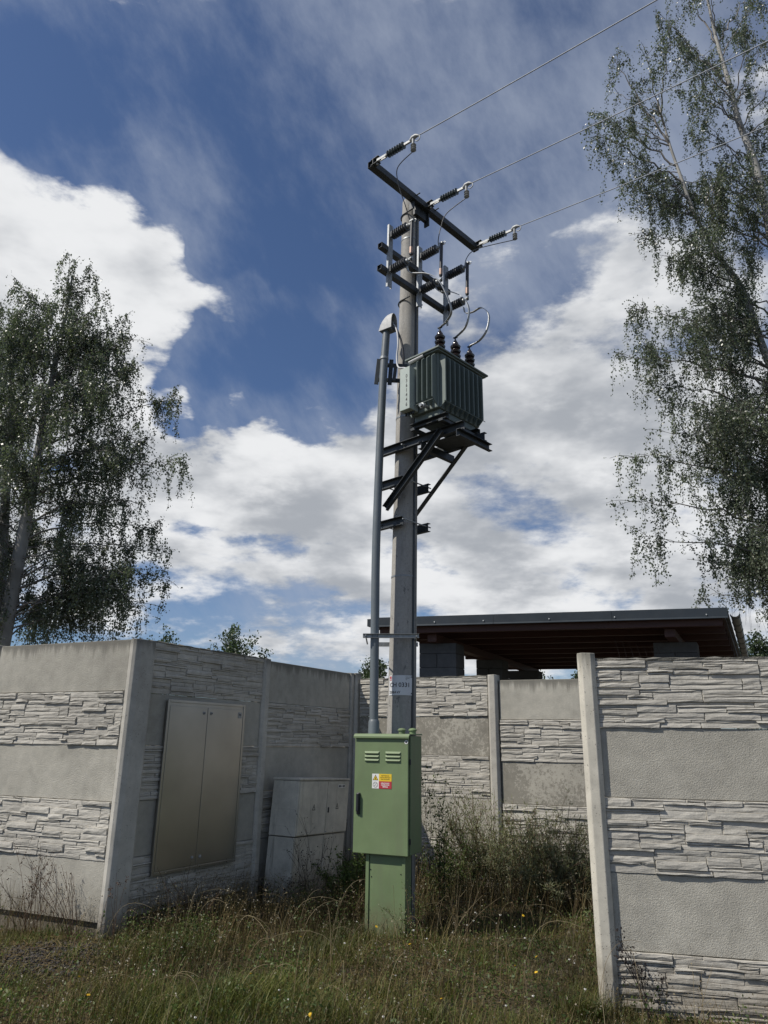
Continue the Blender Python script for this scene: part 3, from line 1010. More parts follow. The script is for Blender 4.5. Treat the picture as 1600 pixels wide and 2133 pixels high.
mb = MB(); mb.angle(uvz(-0.06, 0.255, 4.28), uvz(0.74, 0.255, 5.0), 0.06, 0.007, flip=1); mb.build('brace', MAT['dark_steel'], pole, bevel=0.002)
for z in (4.60, 4.12):
    for v, u0_, u1_, fl in ((-0.165, -0.26, 0.13, 1), (0.185, -0.16, 0.19, -1)):
        mb = MB(); mb.chan(uvz(u0_, v, z), uvz(u1_, v, z), 0.05, 0.10, flip=fl)
        mb.build('clamp_channel', MAT['dark_steel'], pole, bevel=0.002)
    for u in (-0.2, 0.155 + 0.01):
        mb = MB(); mb.tube([uvz(u, -0.22, z + 0.01), uvz(u, 0.26, z + 0.01)], 0.008, 8); mb.build('tie_rod', MAT['galv'], pole, smooth=50)
for v in (-0.165, 0.185):
    mb = MB(); mb.tube([uvz(0.13, v - 0.06, ZB - 0.05), uvz(0.13, v + 0.06, ZB - 0.05)], 0.009, 8); mb.build('tie_rod', MAT['galv'], pole, smooth=50)

# clip bar holding the conduit to the pole
mb = MB()
ca, cb = Vector((-0.205, 7.735, 2.83)), Vector((0.39, 7.80, 2.845))
mb.chan(ca, cb, 0.03, 0.045, 0.004, flip=1)
mb.build('clip_bar', MAT['galv'], pole, bevel=0.002)
mb = MB()
mb.chan(Vector((-0.12, 8.16, 2.80)), Vector((0.40, 8.20, 2.81)), 0.03, 0.045, 0.004, flip=-1)
mb.build('clip_bar', MAT['galv'], pole, bevel=0.002)
for x in (-0.175, 0.36):
    mb = MB(); mb.tube([Vector((x, 7.70, 2.835)), Vector((x + 0.01, 8.22, 2.81))], 0.008, 8); mb.build('tie_rod', MAT['galv'], pole, smooth=50)

# curved identification plate
def bend_text(txt, size, a0, z, mat, name, parent, rz=2.34, lift=0.0075, bold=0.0):
    cu = bpy.data.curves.new('t', 'FONT'); cu.body = txt; cu.size = size; cu.offset = bold; cu.resolution_u = 3
    to = bpy.data.objects.new('t', cu); col.objects.link(to)
    dg = bpy.context.evaluated_depsgraph_get()
    me = bpy.data.meshes.new_from_object(to.evaluated_get(dg))
    bpy.data.objects.remove(to)
    og = ORG[parent]
    for v in me.vertices:
        r = prad(rz) + lift
        al = a0 + v.co.x / r
        p = pax(z + v.co.y) + Vector((math.sin(al), -math.cos(al), 0)) * r - og
        v.co = p
    me.materials.clear(); me.materials.append(mat)
    return add_obj(name, me, parent)


mb = MB()
ns = 20; vs = []
for zq in (2.235, 2.44):
    for k in range(ns + 1):
        al = math.radians(-62 + 105 * k / ns)
        vs.append(pax(zq) + Vector((math.sin(al), -math.cos(al), 0)) * (prad(2.34) + 0.003))
for zq in (2.235, 2.44):
    for k in range(ns + 1):
        al = math.radians(-62 + 105 * k / ns)
        vs.append(pax(zq) + Vector((math.sin(al), -math.cos(al), 0)) * (prad(2.34) + 0.006))
m1 = ns + 1
fs = []
for k in range(ns):
    fs += [(k, k + 1, m1 + k + 1, m1 + k), (2 * m1 + k, 2 * m1 + k + 1, 3 * m1 + k + 1, 3 * m1 + k), (k, k + 1, 2 * m1 + k + 1, 2 * m1 + k), (m1 + k, m1 + k + 1, 3 * m1 + k + 1, 3 * m1 + k)]
fs += [(0, m1, 3 * m1, 2 * m1), (ns, m1 + ns, 3 * m1 + ns, 2 * m1 + ns)]
mb.add(vs, fs)
plate = mb.build('identification_plate', MAT['plate_white'], pole, smooth=40)
bend_text('CH 0331', 0.064, math.radians(-56), 2.320, MAT['black_print'], 'lettering', plate, bold=0.0008)
bend_text('22/0,4 kV', 0.035, math.radians(-58), 2.255, MAT['black_print'], 'lettering', plate, bold=0.0006)
for i, tx in enumerate(('POZOR ELEKTR.', 'ZARIZENI', '158')):
    bend_text(tx, 0.011, math.radians(12), 2.418 - 0.014 * i, MAT['black_print'], 'lettering', plate)
mb = MB()
for (a0, a1, z0_, z1_) in ((-58, -50, 2.405, 2.43), (-48, -46, 2.405, 2.43), (-58, -47, 2.388, 2.398)):
    r_ = prad(2.34) + 0.0072
    vs = [pax(zq) + Vector((math.sin(math.radians(a)), -math.cos(math.radians(a)), 0)) * r_ for zq in (z0_, z1_) for a in (a0, (a0 + a1) / 2, a1)]
    mb.add(vs, [(0, 1, 4, 3), (1, 2, 5, 4)])
mb.build('emblem', MAT['red_print'], plate)
for zq in (2.255, 2.425):
    mb = MB(); al = math.radians(40); d = Vector((math.sin(al), -math.cos(al), 0))
    mb.lathe(pax(zq) + d * (prad(2.34) + 0.004), d, [(0, 0.007), (0.006, 0.006)], 10); mb.build('screw', MAT['dark_steel'], plate)

# ------------------------------------------------------------------ strain insulators, lines, jumpers
def sheds(mb, o, axis, L, n, r_in, r_out, seg=16, ends=True):
    prof = [(0, r_in * 0.9)]
    st = L / n
    for k in range(n):
        h = k * st
        prof += [(h + st * 0.15, r_in), (h + st * 0.52, r_out), (h + st * 0.66, r_out), (h + st * 0.82, r_in)]
    prof.append((L, r_in * 0.9))
    mb.lathe(o, axis, prof, seg)
    return mb


WHERE = ('nearest the camera', 'above the pole', 'farthest from the camera')
LINE_ENDS = []
for k, v in enumerate(ARMV):
    base = uvz(0.262, v, ZC)
    sagv = (PU + UP * -0.10).normalized()
    t = thing('strain_insulator', base, 'dark ribbed strain insulator on the crossarm, the one ' + WHERE[k], 'insulator', 'strain insulators on the head crossarm')
    mb = MB()
    for sg in (-1, 1):
        mb.bar(base + PV * 0.014 * sg, base + sagv * 0.15 + PV * 0.014 * sg, 0.006, 0.036)
    mb.lathe(base + sagv * 0.13, sagv, [(0, 0.012), (0.02, 0.02), (0.05, 0.018)], 12)
    mb.build('clevis', MAT['galv_pale'], t, bevel=0.002)
    mb = MB(); sheds(mb, base + sagv * 0.165, sagv, 0.275, 7, 0.017, 0.044, 14)
    mb.build('sheds', MAT['ins_dark'], t, smooth=35)
    mb = MB()
    e0 = base + sagv * 0.43
    mb.bar(e0, e0 + sagv * 0.12, 0.022, 0.03)
    # curved dead-end clamp body
    cl = [e0 + sagv * 0.10 + UP * 0.0, e0 + sagv * 0.14 + UP * 0.025, e0 + sagv * 0.19 + UP * 0.03, e0 + sagv * 0.235 + UP * 0.012]
    mb.tube(cl, [0.02, 0.028, 0.024, 0.010], 12)
    mb.tube([e0 + sagv * 0.15, e0 + sagv * 0.15 - UP * 0.09 - PU * 0.005], [0.02, 0.012], 10)
    mb.build('dead_end_clamp', MAT['galv_pale'], t, smooth=50)
    mb = MB()
    loop = []
    for q_ in range(15):
        a = math.radians(60 - 210 * q_ / 14)
        loop.append(e0 + sagv * (0.215 + 0.035 * math.cos(a)) + UP * (-0.02 + 0.035 * math.sin(a)))
    mb.tube(loop, 0.006, 8)
    mb.build('wire_loop', MAT['galv_pale'], t, smooth=50)
    mb = MB()
    for q_ in range(3):
        o_ = e0 + sagv * 0.15 - UP * (0.075 + 0.035 * q_)
        mb.lathe(o_, -UP + PU * 0.1, [(0.0, 0.010), (0.006, 0.030), (0.012, 0.034), (0.030, 0.010)], 12)
    mb.build('arc_discs', MAT['galv_pale'], t, smooth=30)
    LINE_ENDS.append((e0 + sagv * 0.235 + UP * 0.012, e0 + sagv * 0.15 - UP * 0.17))
    # the overhead line, sagging away past the camera
    mb = MB()
    st = LINE_ENDS[-1][0]
    pts = []
    for q_ in range(60):
        s_ = 42.0 * (q_ / 59) ** 1.5
        pts.append(st + PU * s_ + UP * (-0.140 * s_ + 0.0033 * s_ * s_))
    mb.tube(pts, 0.0062, 7)
    ln = mb.build('power_line', MAT['wire'], None, smooth=60)
    tag(ln, 'thin bare overhead wire from the insulator ' + WHERE[k], 'wire', 'bare overhead wires')

JUMP = [[(0.534, -0.836, 8.27), (0.491, -0.749, 8.073), (0.519, -0.662, 7.835), (0.522, -0.576, 7.66)],
        [(0.555, 0.068, 8.163), (0.487, 0.037, 7.963), (0.473, 0.006, 7.771), (0.507, -0.025, 7.64)],
        [(0.433, 1.01, 8.257), (0.37, 0.841, 8.116), (0.405, 0.673, 7.89), (0.506, 0.505, 7.64)]]
for k, jp in enumerate(JUMP):
    mb = MB()
    pts = spline([LINE_ENDS[k][1]] + [uvz(*p) for p in jp], 30)
    mb.tube(pts, 0.0058, 7)
    j = mb.build('jumper_wire', MAT['black_wire'], None, smooth=60)
    tag(j, 'thin dark jumper wire hanging from the strain insulator ' + WHERE[k], 'wire', 'dark jumper wires')

# ------------------------------------------------------------------ fuse cutouts
STRAP = [[(0.477, -0.571, 7.068), (0.484, -0.517, 7.008), (0.696, -0.464, 6.921), (0.83, -0.41, 6.788), (0.925, -0.355, 6.52), (0.917, -0.301, 6.394), (0.805, -0.247, 6.345), (0.690, -0.205, 6.345)],
         [(0.453, -0.021, 7.082), (0.498, -0.002, 7.009), (0.668, 0.017, 6.934), (0.832, 0.037, 6.789), (0.9, 0.057, 6.606), (0.834, 0.077, 6.418), (0.680, 0.09, 6.345)],
         [(0.482, 0.51, 7.043), (0.526, 0.489, 6.93), (0.653, 0.468, 6.879), (0.8, 0.447, 6.866), (0.919, 0.427, 6.71), (0.907, 0.407, 6.508), (0.814, 0.387, 6.385), (0.680, 0.36, 6.345)]]
CUT = ('leftmost', 'middle', 'rightmost')
for k, v in enumerate((-0.572, -0.02, 0.51)):
    o0 = uvz(0.205, v, 7.3)
    t = thing('fuse_cutout', o0, 'fuse cutout with two ribbed insulators and a tube, %s of the three' % CUT[k], 'fuse', 'fuse cutouts on the pole')
    mb = MB()
    mb.chan(uvz(0.206, v - 0.0, 6.91), uvz(0.206, v - 0.0, 7.79), 0.03, 0.075, 0.005, up=PV, flip=1)
    mb.build('bracket_plate', MAT['galv'], t, bevel=0.002)
    for zi in (7.63, 7.14):
        mb = MB()
        mb.box(uvz(0.235, v, zi), PU, PV, UP, 0.02, 0.07, 0.08)
        mb.build('foot_flange', MAT['dark_steel'], t, bevel=0.004)
        mb = MB(); sheds(mb, uvz(0.242, v, zi), PU, 0.235, 7, 0.036, 0.056, 18)
        mb.build('insulator', MAT['polymer'], t, smooth=32)
        mb = MB()
        mb.lathe(uvz(0.475, v, zi), PU, [(0, 0.03), (0.02, 0.028), (0.024, 0.014), (0.06, 0.012)], 12)
        mb.box(uvz(0.515, v, zi + 0.012), PU, PV, UP, 0.07, 0.03, 0.014)
        mb.box(uvz(0.535, v + 0.018, zi + 0.02), PU, PV, UP, 0.03, 0.008, 0.06)
        mb.build('contact', MAT['galv'], t, bevel=0.002)
    mb = MB()
    mb.tube([uvz(0.545, v, 7.66), uvz(0.537, v, 7.20)], 0.021, 14)
    mb.build('fuse_tube', MAT['fuse'], t, smooth=40)
    mb = MB()
    mb.tube([uvz(0.538, v, 7.30), uvz(0.537, v, 7.215)], 0.0235, 14)
    mb.build('ferrule', MAT['copper'], t, smooth=40)
    mb = MB()
    ring = []
    for q_ in range(17):
        a = 2 * math.pi * q_ / 16
        ring.append(uvz(0.585 + 0.022 * math.cos(a), v, 7.655 + 0.022 * math.sin(a)))
    mb.tube(ring, 0.004, 6, cap=False)
    mb.box(uvz(0.55, v, 7.665), PU, PV, UP, 0.05, 0.05, 0.02)
    mb.build('pull_ring', MAT['galv'], t, smooth=40)
    # flat strap down to the transformer bushing
    mb = MB()
    pts = spline([uvz(*p) for p in STRAP[k]], 40)
    mb.strip(pts, 0.03, 0.006, PV)
    s_ = mb.build('connecting_strap', MAT['alu'], None, smooth=40)
    tag(s_, 'curved flat aluminium strap from the %s fuse down to a bushing' % CUT[k], 'strap', 'aluminium straps')

# ------------------------------------------------------------------ transformer
tr = thing('transformer', uvz(0.6, 0.03, ZB), 'grey-green corrugated oil transformer with three dark bushings on the platform', 'transformer')
U0, U1, V0, V1 = 0.38, 0.775, -0.355, 0.40
ZT0, ZT1 = 5.25, 5.92
mb = MB()
mb.box(uvz((U0 + U1) / 2, (V0 + V1) / 2, (ZT0 + ZT1) / 2), PU, PV, UP, U1 - U0, V1 - V0, ZT1 - ZT0)
mb.build('tank', MAT['tank'], tr, bevel=0.012)


def fin(p0, dirn, side, depth, thick, z0, z1, name='cooling_fin'):
    """corrugation: thin hollow-looking rib with tapered foot"""
    d, s = Vector(dirn), Vector(side)
    mb = MB()
    zs = [z0, z0 + 0.06, z1 - 0.05, z1]
    ds = [0.02, depth, depth, 0.03]
    vs = []
    for z, q_ in zip(zs, ds):
        b = Vector((p0.x, p0.y, z))
        vs += [b - s * thick / 2 - d * 0.01, b - s * thick / 2 + d * (q_ - 0.006), b + d * q_, b + s * thick / 2 + d * (q_ - 0.006), b + s * thick / 2 - d * 0.01]
    fs = []
    for i in range(3):
        for k in range(5):
            fs.append((i * 5 + k, i * 5 + (k + 1) % 5, (i + 1) * 5 + (k + 1) % 5, (i + 1) * 5 + k))
    fs += [(4, 3, 2, 1, 0), (15, 16, 17, 18, 19)]
    mb.add(vs, fs)
    return mb.build(name, MAT['tank'], tr)


for i in range(9):
    v = V0 + 0.035 + i * (V1 - V0 - 0.07) / 8
    fin(uvz(U1, v, 5.5), PU, PV, 0.085, 0.016, ZT0 + 0.005, ZT1 - 0.02)
    fin(uvz(U0, v, 5.5), -PU, PV, 0.06, 0.016, ZT0 + 0.005, ZT1 - 0.02)
for i in range(4):
    u = 0.535 + i * 0.072
    fin(uvz(u, V0, 5.5), -PV, PU, 0.085, 0.014, ZT0 + 0.04, ZT1 - 0.02)
for i in range(5):
    u = 0.44 + i * 0.07
    fin(uvz(u, V1, 5.5), PV, PU, 0.07, 0.014, ZT0 + 0.04, ZT1 - 0.02)
# wire rail under the fins
for a, b in ((uvz(0.49, V0 - 0.085, 5.315), uvz(0.77, V0 - 0.085, 5.315)), (uvz(U1 + 0.084, V0 + 0.0, 5.30), uvz(U1 + 0.084, V1, 5.30))):
    mb = MB(); mb.tube([a, b], 0.004, 6); mb.build('fin_tie', MAT['tank'], tr)
mb = MB()
mb.box(uvz(0.585, 0.045, 5.945), PU, PV, UP, 0.50, 0.94, 0.022)
mb.box(uvz(0.585, 0.045, 5.925), PU, PV, UP, 0.46, 0.90, 0.018)
lid = mb.build('lid', MAT['tank'], tr, bevel=0.006)
mb = MB()
for v in (-0.30, 0.38):
    vs = [(0.40, 5.955), (0.50, 5.955), (0.48, 6.03), (0.43, 6.04)]
    n = 4
    vv_ = [uvz(u, v + dv, z) for dv in (-0.006, 0.006) for u, z in vs]
    mb.add(vv_, [(0, 1, 2, 3), (7, 6, 5, 4)] + [(i, (i + 1) % 4, 4 + (i + 1) % 4, 4 + i) for i in range(4)])
mb.build('lifting_eye', MAT['tank'], lid)
for v in (-0.205, 0.085, 0.36):
    mb = MB()
    o_ = uvz(0.68, v, 5.95)
    mb.lathe(o_, UP, [(0, 0.055), (0.02, 0.055), (0.03, 0.045)] + [q for k in range(4) for q in ((0.045 + 0.062 * k, 0.034), (0.055 + 0.062 * k, 0.056), (0.075 + 0.062 * k, 0.062), (0.088 + 0.062 * k, 0.054), (0.096 + 0.062 * k, 0.036))] + [(0.305, 0.036), (0.325, 0.024)], 24)
    bsh = mb.build('bushing', MAT['porcelain'], tr, smooth=40)
    mb = MB(); mb.lathe(o_ + UP * 0.32, UP, [(0, 0.018), (0.02, 0.018), (0.022, 0.009), (0.075, 0.009)], 12); mb.box(o_ + UP * 0.385, PU, PV, UP, 0.05, 0.03, 0.008)
    mb.build('terminal', MAT['dark_steel'], bsh)
# low-voltage terminal box with the stencilled number
mb = MB()
mb.box(uvz(0.425, V0 - 0.085, 5.525), PU, PV, UP, 0.145, 0.15, 0.52)
lv = mb.build('terminal_box', MAT['lvbox'], tr, bevel=0.006)
stp = uvz(0.425, V0 - 0.085, 5.525) - PV * 0.0765
for i, ch in enumerate('0361446'):
    cu = bpy.data.curves.new('lettering', 'FONT'); cu.body = ch; cu.size = 0.062; cu.offset = 0.0008; cu.align_x = 'CENTER'; cu.align_y = 'CENTER'; cu.resolution_u = 3
    to = bpy.data.objects.new('lettering', cu); col.objects.link(to)
    dg = bpy.context.evaluated_depsgraph_get()
    me = bpy.data.meshes.new_from_object(to.evaluated_get(dg)); bpy.data.objects.remove(to)
    c = stp + PU * 0.028 + UP * (0.145 - 0.058 * i) - ORG[tr]
    for vtx in me.vertices:
        x, y = vtx.co.x * 0.8, vtx.co.y
        vtx.co = c + PU * x + UP * y
    me.materials.clear(); me.materials.append(MAT['stencil'])
    add_obj('lettering', me, lv)
# underside: rollers' channels, valve, skirt
for v in (-0.27, 0.30):
    mb = MB(); mb.chan(uvz(0.34, v, 5.14), uvz(0.86, v, 5.14), 0.06, 0.065, 0.007, flip=1); mb.build('base_channel', MAT['dark_steel'], tr, bevel=0.002)
mb = MB(); mb.box(uvz(0.578, 0.02, 5.215), PU, PV, UP, 0.36, 0.66, 0.08); mb.build('sump', MAT['tank'], tr, bevel=0.012)
for u in (0.40, 0.80):
    mb = MB(); mb.box(uvz(u, 0.015, 5.095), PU, PV, UP, 0.06, 0.72, 0.03); mb.build('cross_bearer', MAT['dark_steel'], tr, bevel=0.002)
mb = MB()
mb.lathe(uvz(0.635, V0 - 0.01, 5.285), -PV + UP * -0.15, [(0, 0.018), (0.06, 0.018), (0.062, 0.032), (0.10, 0.032), (0.104, 0.02), (0.13, 0.02)], 14)
mb.build('drain_valve', MAT['galv'], tr, smooth=35)
mb = MB()
for q_ in range(4):
    mb.lathe(uvz(0.375 + 0.035 * q_, V0 - 0.07, 5.235), UP, [(0, 0.013), (0.03, 0.016)], 10)
mb.build('cable_gland', MAT['dark_steel'], tr)
mb = MB(); mb.tube([uvz(0.60, V0 - 0.05, 5.915), uvz(0.42, V0 - 0.09, 5.875)], 0.018, 8)
mb.build('label_roll', MAT['hood'], tr)

# ------------------------------------------------------------------ conduit and cables
pp = [Vector(p) for p in ((-0.073, 7.775, 1.70), (-0.074, 7.775, 2.0), (-0.080, 7.775, 3.0), (-0.081, 7.775, 3.86), (-0.062, 7.775, 4.83), (-0.033, 7.775, 5.87), (0.002, 7.775, 6.56))]
cd = thing('cable_conduit', (-0.073, 7.775, 1.75), 'long grey plastic conduit pipe running up beside the concrete pole', 'pipe')
mb = MB(); mb.tube(spline(pp, 30), 0.046, 24); mb.build('pipe', MAT['pvc'], cd, smooth=40)
mb = MB(); mb.lathe(pp[0] + UP * 0.0, UP, [(0, 0.057), (0.26, 0.057), (0.275, 0.050), (0.285, 0.046)], 24); mb.build('socket', MAT['pvc'], cd, smooth=30)
# weather hood: rounded cowl open towards the transformer
mb = MB()
hx = Vector((0.80, -0.60, 0)).normalized(); hy = UP.cross(hx)
hb = Vector((-0.002, 7.775, 6.53))
vs = []
nA, nB = 12, 12
for thick in (0.0, -0.007):
    for i in range(nA + 1):
        a = math.pi * i / nA
        for j in range(nB + 1):
            s_ = j / nB
            R = (0.066 + thick)
            H = 0.03 + (0.205 + thick) * math.sqrt(max(1 - (1 - s_) ** 2.4, 0.0)) * (1.0 - 0.10 * s_ ** 3)
            x = -0.068 + 0.185 * s_ - (thick if j == 0 else 0)
            y = R * math.cos(a)
            z = H * max(math.sin(a), 0.0) ** 0.6 - 0.02
            vs.append(hb + hx * x + hy * y + UP * z)
m1 = (nA + 1) * (nB + 1)
fs = []
for o_ in (0, m1):
    for i in range(nA):
        for j in range(nB):
            a = o_ + i * (nB + 1) + j
            fs.append((a, a + 1, a + nB + 2, a + nB + 1))
for i in range(nA):
    a = i * (nB + 1) + nB
    fs.append((a, a + nB + 1, m1 + a + nB + 1, m1 + a))
    a = i * (nB + 1)
    fs.append((a, a + nB + 1, m1 + a + nB + 1, m1 + a))
for i in (0, nA):
    for j in range(nB):
        a = i * (nB + 1) + j
        fs.append((a, a + 1, m1 + a + 1, m1 + a))
mb.add(vs, fs)
mb.build('hood', MAT['hood'], cd, smooth=50)
mb = MB(); mb.box(hb + hx * 0.02 - UP * 0.022, hx, hy, UP, 0.16, 0.122, 0.006); mb.build('hood_floor', MAT['pvc'], cd)
# bracket that carries the top of the conduit
mb = MB()
mb.bar(Vector((-0.115, 7.83, 5.83)), Vector((-0.085, 7.83, 6.17)), 0.05, 0.012, up=(0, -1, 0))
mb.bar(Vector((0.045, 7.84, 5.83)), Vector((0.065, 7.84, 6.17)), 0.05, 0.012, up=(0, -1, 0))
mb.bar(Vector((-0.11, 7.845, 6.10)), Vector((0.26, 7.87, 6.10)), 0.02, 0.05)
mb.bar(Vector((-0.11, 7.845, 5.90)), Vector((0.26, 7.87, 5.90)), 0.02, 0.05)
mb.bar(Vector((0.095, 7.80, 5.86)), Vector((0.115, 7.80, 6.05)), 0.04, 0.03, up=(0, -1, 0))
mb.build('bracket', MAT['dark_steel'], cd, bevel=0.002)
mb = MB()
mb.lathe(Vector((-0.024, 7.775, 6.13)), UP, [(0, 0.049), (0, 0.053), (0.03, 0.053), (0.03, 0.049)], 24); mb.build('pipe_clip', MAT['galv'], cd, smooth=40)

CABLES = [('cable', [(0.05, -0.333, 6.60), (0.13, -0.345, 6.45), (0.165, -0.36, 6.25), (0.160, -0.37, 6.08), (0.20, -0.385, 5.93), (0.31, -0.40, 5.87), (0.40, -0.41, 5.82)], 0.011, 'pale grey cable drooping from the conduit hood to the transformer'),
          ('cable_dark', [(0.06, -0.33, 6.59), (0.165, -0.32, 6.35), (0.205, -0.305, 6.12), (0.19, -0.29, 5.95), (0.21, -0.31, 5.86), (0.36, -0.40, 5.79)], 0.012, 'outermost black cable drooping beside the conduit hood'),
          ('cable_dark', [(0.055, -0.32, 6.59), (0.150, -0.30, 6.36), (0.185, -0.28, 6.14), (0.165, -0.26, 5.95), (0.20, -0.28, 5.84), (0.35, -0.38, 5.77)], 0.012, 'middle black cable drooping beside the conduit hood'),
          ('cable_dark', [(0.05, -0.31, 6.59), (0.135, -0.28, 6.36), (0.165, -0.26, 6.14), (0.15, -0.24, 5.98), (0.19, -0.26, 5.81), (0.34, -0.36, 5.75)], 0.012, 'innermost black cable lying against the pole under the hood')]
for mt, pts, r_, lb in CABLES:
    mb = MB(); mb.tube(spline([uvz(*p) for p in pts], 36), r_, 10)
    c = mb.build('service_cable', MAT[mt], None, smooth=60)
    tag(c, lb, 'cable', 'cables from the conduit to the transformer')

# ------------------------------------------------------------------ green cabinet
BD = Vector((0.912, -0.411, 0)).normalized(); BN = Vector((-BD.y * -1, 0, 0))
BN = Vector((BD.y, -BD.x, 0))           # outward from the door
FR = Vector((0.277, 7.35, 0))           # front right edge


def bx(s, o, z):
    """s metres right of the right front edge (negative = left), o metres out of the front"""
    v = FR + BD * s + BN * o
    return Vector((v.x, v.y, z))


cab = thing('switch_cabinet', bx(-0.29, -0.15, 0.08), 'green metal switch cabinet on a narrow plinth in front of the pole', 'cabinet')
CW, CD_, CZ0, CZ1 = 0.578, 0.32, 0.765, 1.825
mb = MB(); mb.box(bx(-CW / 2, -CD_ / 2 - 0.022, (CZ0 + CZ1) / 2), BD, BN, UP, CW - 0.006, CD_ - 0.03, CZ1 - CZ0); mb.build('body', MAT['green'], cab, bevel=0.006)
mb = MB(); mb.box(bx(-CW / 2 - 0.004, -0.002, (CZ0 + CZ1) / 2 - 0.014), BD, BN, UP, CW - 0.012, 0.026, CZ1 - CZ0 - 0.02)
door = mb.build('door', MAT['green'], cab, bevel=0.005)
# top cover with sloping drip edge
mb = MB()
prof = [(-CD_ - 0.005, CZ1 + 0.022), (0.012, CZ1 + 0.016), (0.034, CZ1 - 0.006), (0.034, CZ1 - 0.026), (0.029, CZ1 - 0.026), (0.029, CZ1 - 0.008), (0.009, CZ1 + 0.008), (-CD_ - 0.005, CZ1 + 0.008)]
n = len(prof)
vs = [bx(s_, o_, z_) for s_ in (-CW - 0.006, 0.006) for o_, z_ in prof]
mb.add(vs, [(i, (i + 1) % n, n + (i + 1) % n, n + i) for i in range(n)] + [tuple(range(n - 1, -1, -1)), tuple(range(n, 2 * n))])
mb.build('top_cover', MAT['green'], cab, bevel=0.002)
for s_ in (-0.185, -0.068):
    o_ = bx(s_, -0.25, CZ1 + 0.015)
    mb = MB(); mb.lathe(o_, UP, [(0, 0.032), (0.036, 0.032), (0.036, 0.042), (0.045, 0.042), (0.057, 0.03), (0.062, 0.005)], 20)
    mb.build('vent_cap', MAT['green'], cab, smooth=35)
# louvres pressed out of the door
for s0, s1 in ((-0.470, -0.309), (-0.249, -0.083)):
    for k in range(3):
        zt = 1.678 - 0.034 * k
        mb = MB()
        vs = [bx(s0, 0.011, zt), bx(s1, 0.011, zt), bx(s1 + 0.0, 0.012, zt - 0.022), bx(s0 + 0.0, 0.012, zt - 0.022), bx(s0 + 0.012, 0.026, zt - 0.018), bx(s1 - 0.012, 0.026, zt - 0.018), bx(s1 - 0.012, 0.024, zt - 0.022), bx(s0 + 0.012, 0.024, zt - 0.022)]
        mb.add(vs, [(0, 1, 5, 4), (0, 4, 7, 3), (1, 2, 6, 5), (4, 5, 6, 7), (3, 7, 6, 2)])
        mb.build('louvre', MAT['green'], door)
mb = MB()
hz0, hz1, hs = 1.100, 1.296, -0.524
for prof_z, w_, o0_, o1_ in ((0, 0, 0, 0),):
    mb.box(bx(hs, 0.018, (hz0 + hz1) / 2), BD, BN, UP, 0.036, 0.016, hz1 - hz0)
    mb.box(bx(hs, 0.034, (hz0 + hz1) / 2 + 0.01), BD, BN, UP, 0.028, 0.024, hz1 - hz0 - 0.03)
mb.build('handle', MAT['handle'], door, bevel=0.006)
mb = MB(); mb.lathe(bx(-0.030, 0.0105, 1.766), BN, [(0, 0.0185), (0.0025, 0.018)], 24); bd_ = mb.build('number_badge', MAT['white_print'], door)
mb = MB(); mb.lathe(bx(-0.030, 0.0135, 1.766), BN, [(0, 0.0095), (0.0006, 0.009)], 20); mb.build('badge_centre', MAT['black_print'], door)
for z_ in (1.56, 0.86):
    mb = MB(); mb.tube([bx(-0.001, -0.018, z_), bx(-0.001, -0.018, z_ + 0.05)], 0.009, 10); mb.build('hinge', MAT['handle'], cab)


def flat_text(txt, size, s_, o_, z_, mat, name, parent, sx=1.0, bold=0.0, align='CENTER', pt=None, X=None, out=None):
    cu = bpy.data.curves.new('t', 'FONT'); cu.body = txt; cu.size = size; cu.align_x = align; cu.align_y = 'CENTER'; cu.offset = bold; cu.resolution_u = 2
    to = bpy.data.objects.new('t', cu); col.objects.link(to)
    dg = bpy.context.evaluated_depsgraph_get()
    me = bpy.data.meshes.new_from_object(to.evaluated_get(dg)); bpy.data.objects.remove(to)
    pt = pt if pt is not None else bx(s_, o_, z_)
    X = X if X is not None else BD
    c = pt - ORG[parent]
    for vtx in me.vertices:
        x, y = vtx.co.x * sx, vtx.co.y
        vtx.co = c + X * x + UP * y
    me.materials.clear(); me.materials.append(mat)
    return add_obj(name, me, parent)


# warning sticker
LS0, LS1, LZ0, LZ1 = -0.384, -0.179, 1.339, 1.472
lm = LS0 + 0.072; lz = (LZ0 + LZ1) / 2
mb = MB(); mb.box(bx((LS0 + LS1) / 2, 0.0122, lz), BD, BN, UP, LS1 - LS0, 0.001, LZ1 - LZ0); stk = mb.build('warning_sticker', MAT['white_print'], door)
mb = MB(); mb.box(bx((lm + LS1) / 2, 0.0133, lz + (LZ1 - LZ0) / 4), BD, BN, UP, LS1 - lm, 0.0006, (LZ1 - LZ0) / 2); mb.build('yellow_field', MAT['yellow_print'], door)
mb = MB(); mb.box(bx((lm + LS1) / 2, 0.0133, lz - (LZ1 - LZ0) / 4), BD, BN, UP, LS1 - lm, 0.0006, (LZ1 - LZ0) / 2); mb.build('red_field', MAT['red_print'], door)
tcx, tcz = LS0 + 0.036, lz + 0.031


def tri(r_, o_, mat, name, cz=0.0):
    mb = MB(); mb.add([bx(tcx + r_ * math.sin(a), o_, tcz + cz + r_ * math.cos(a)) for a in (0, math.radians(120), math.radians(240))], [(0, 1, 2)])
    return mb.build(name, mat, door)


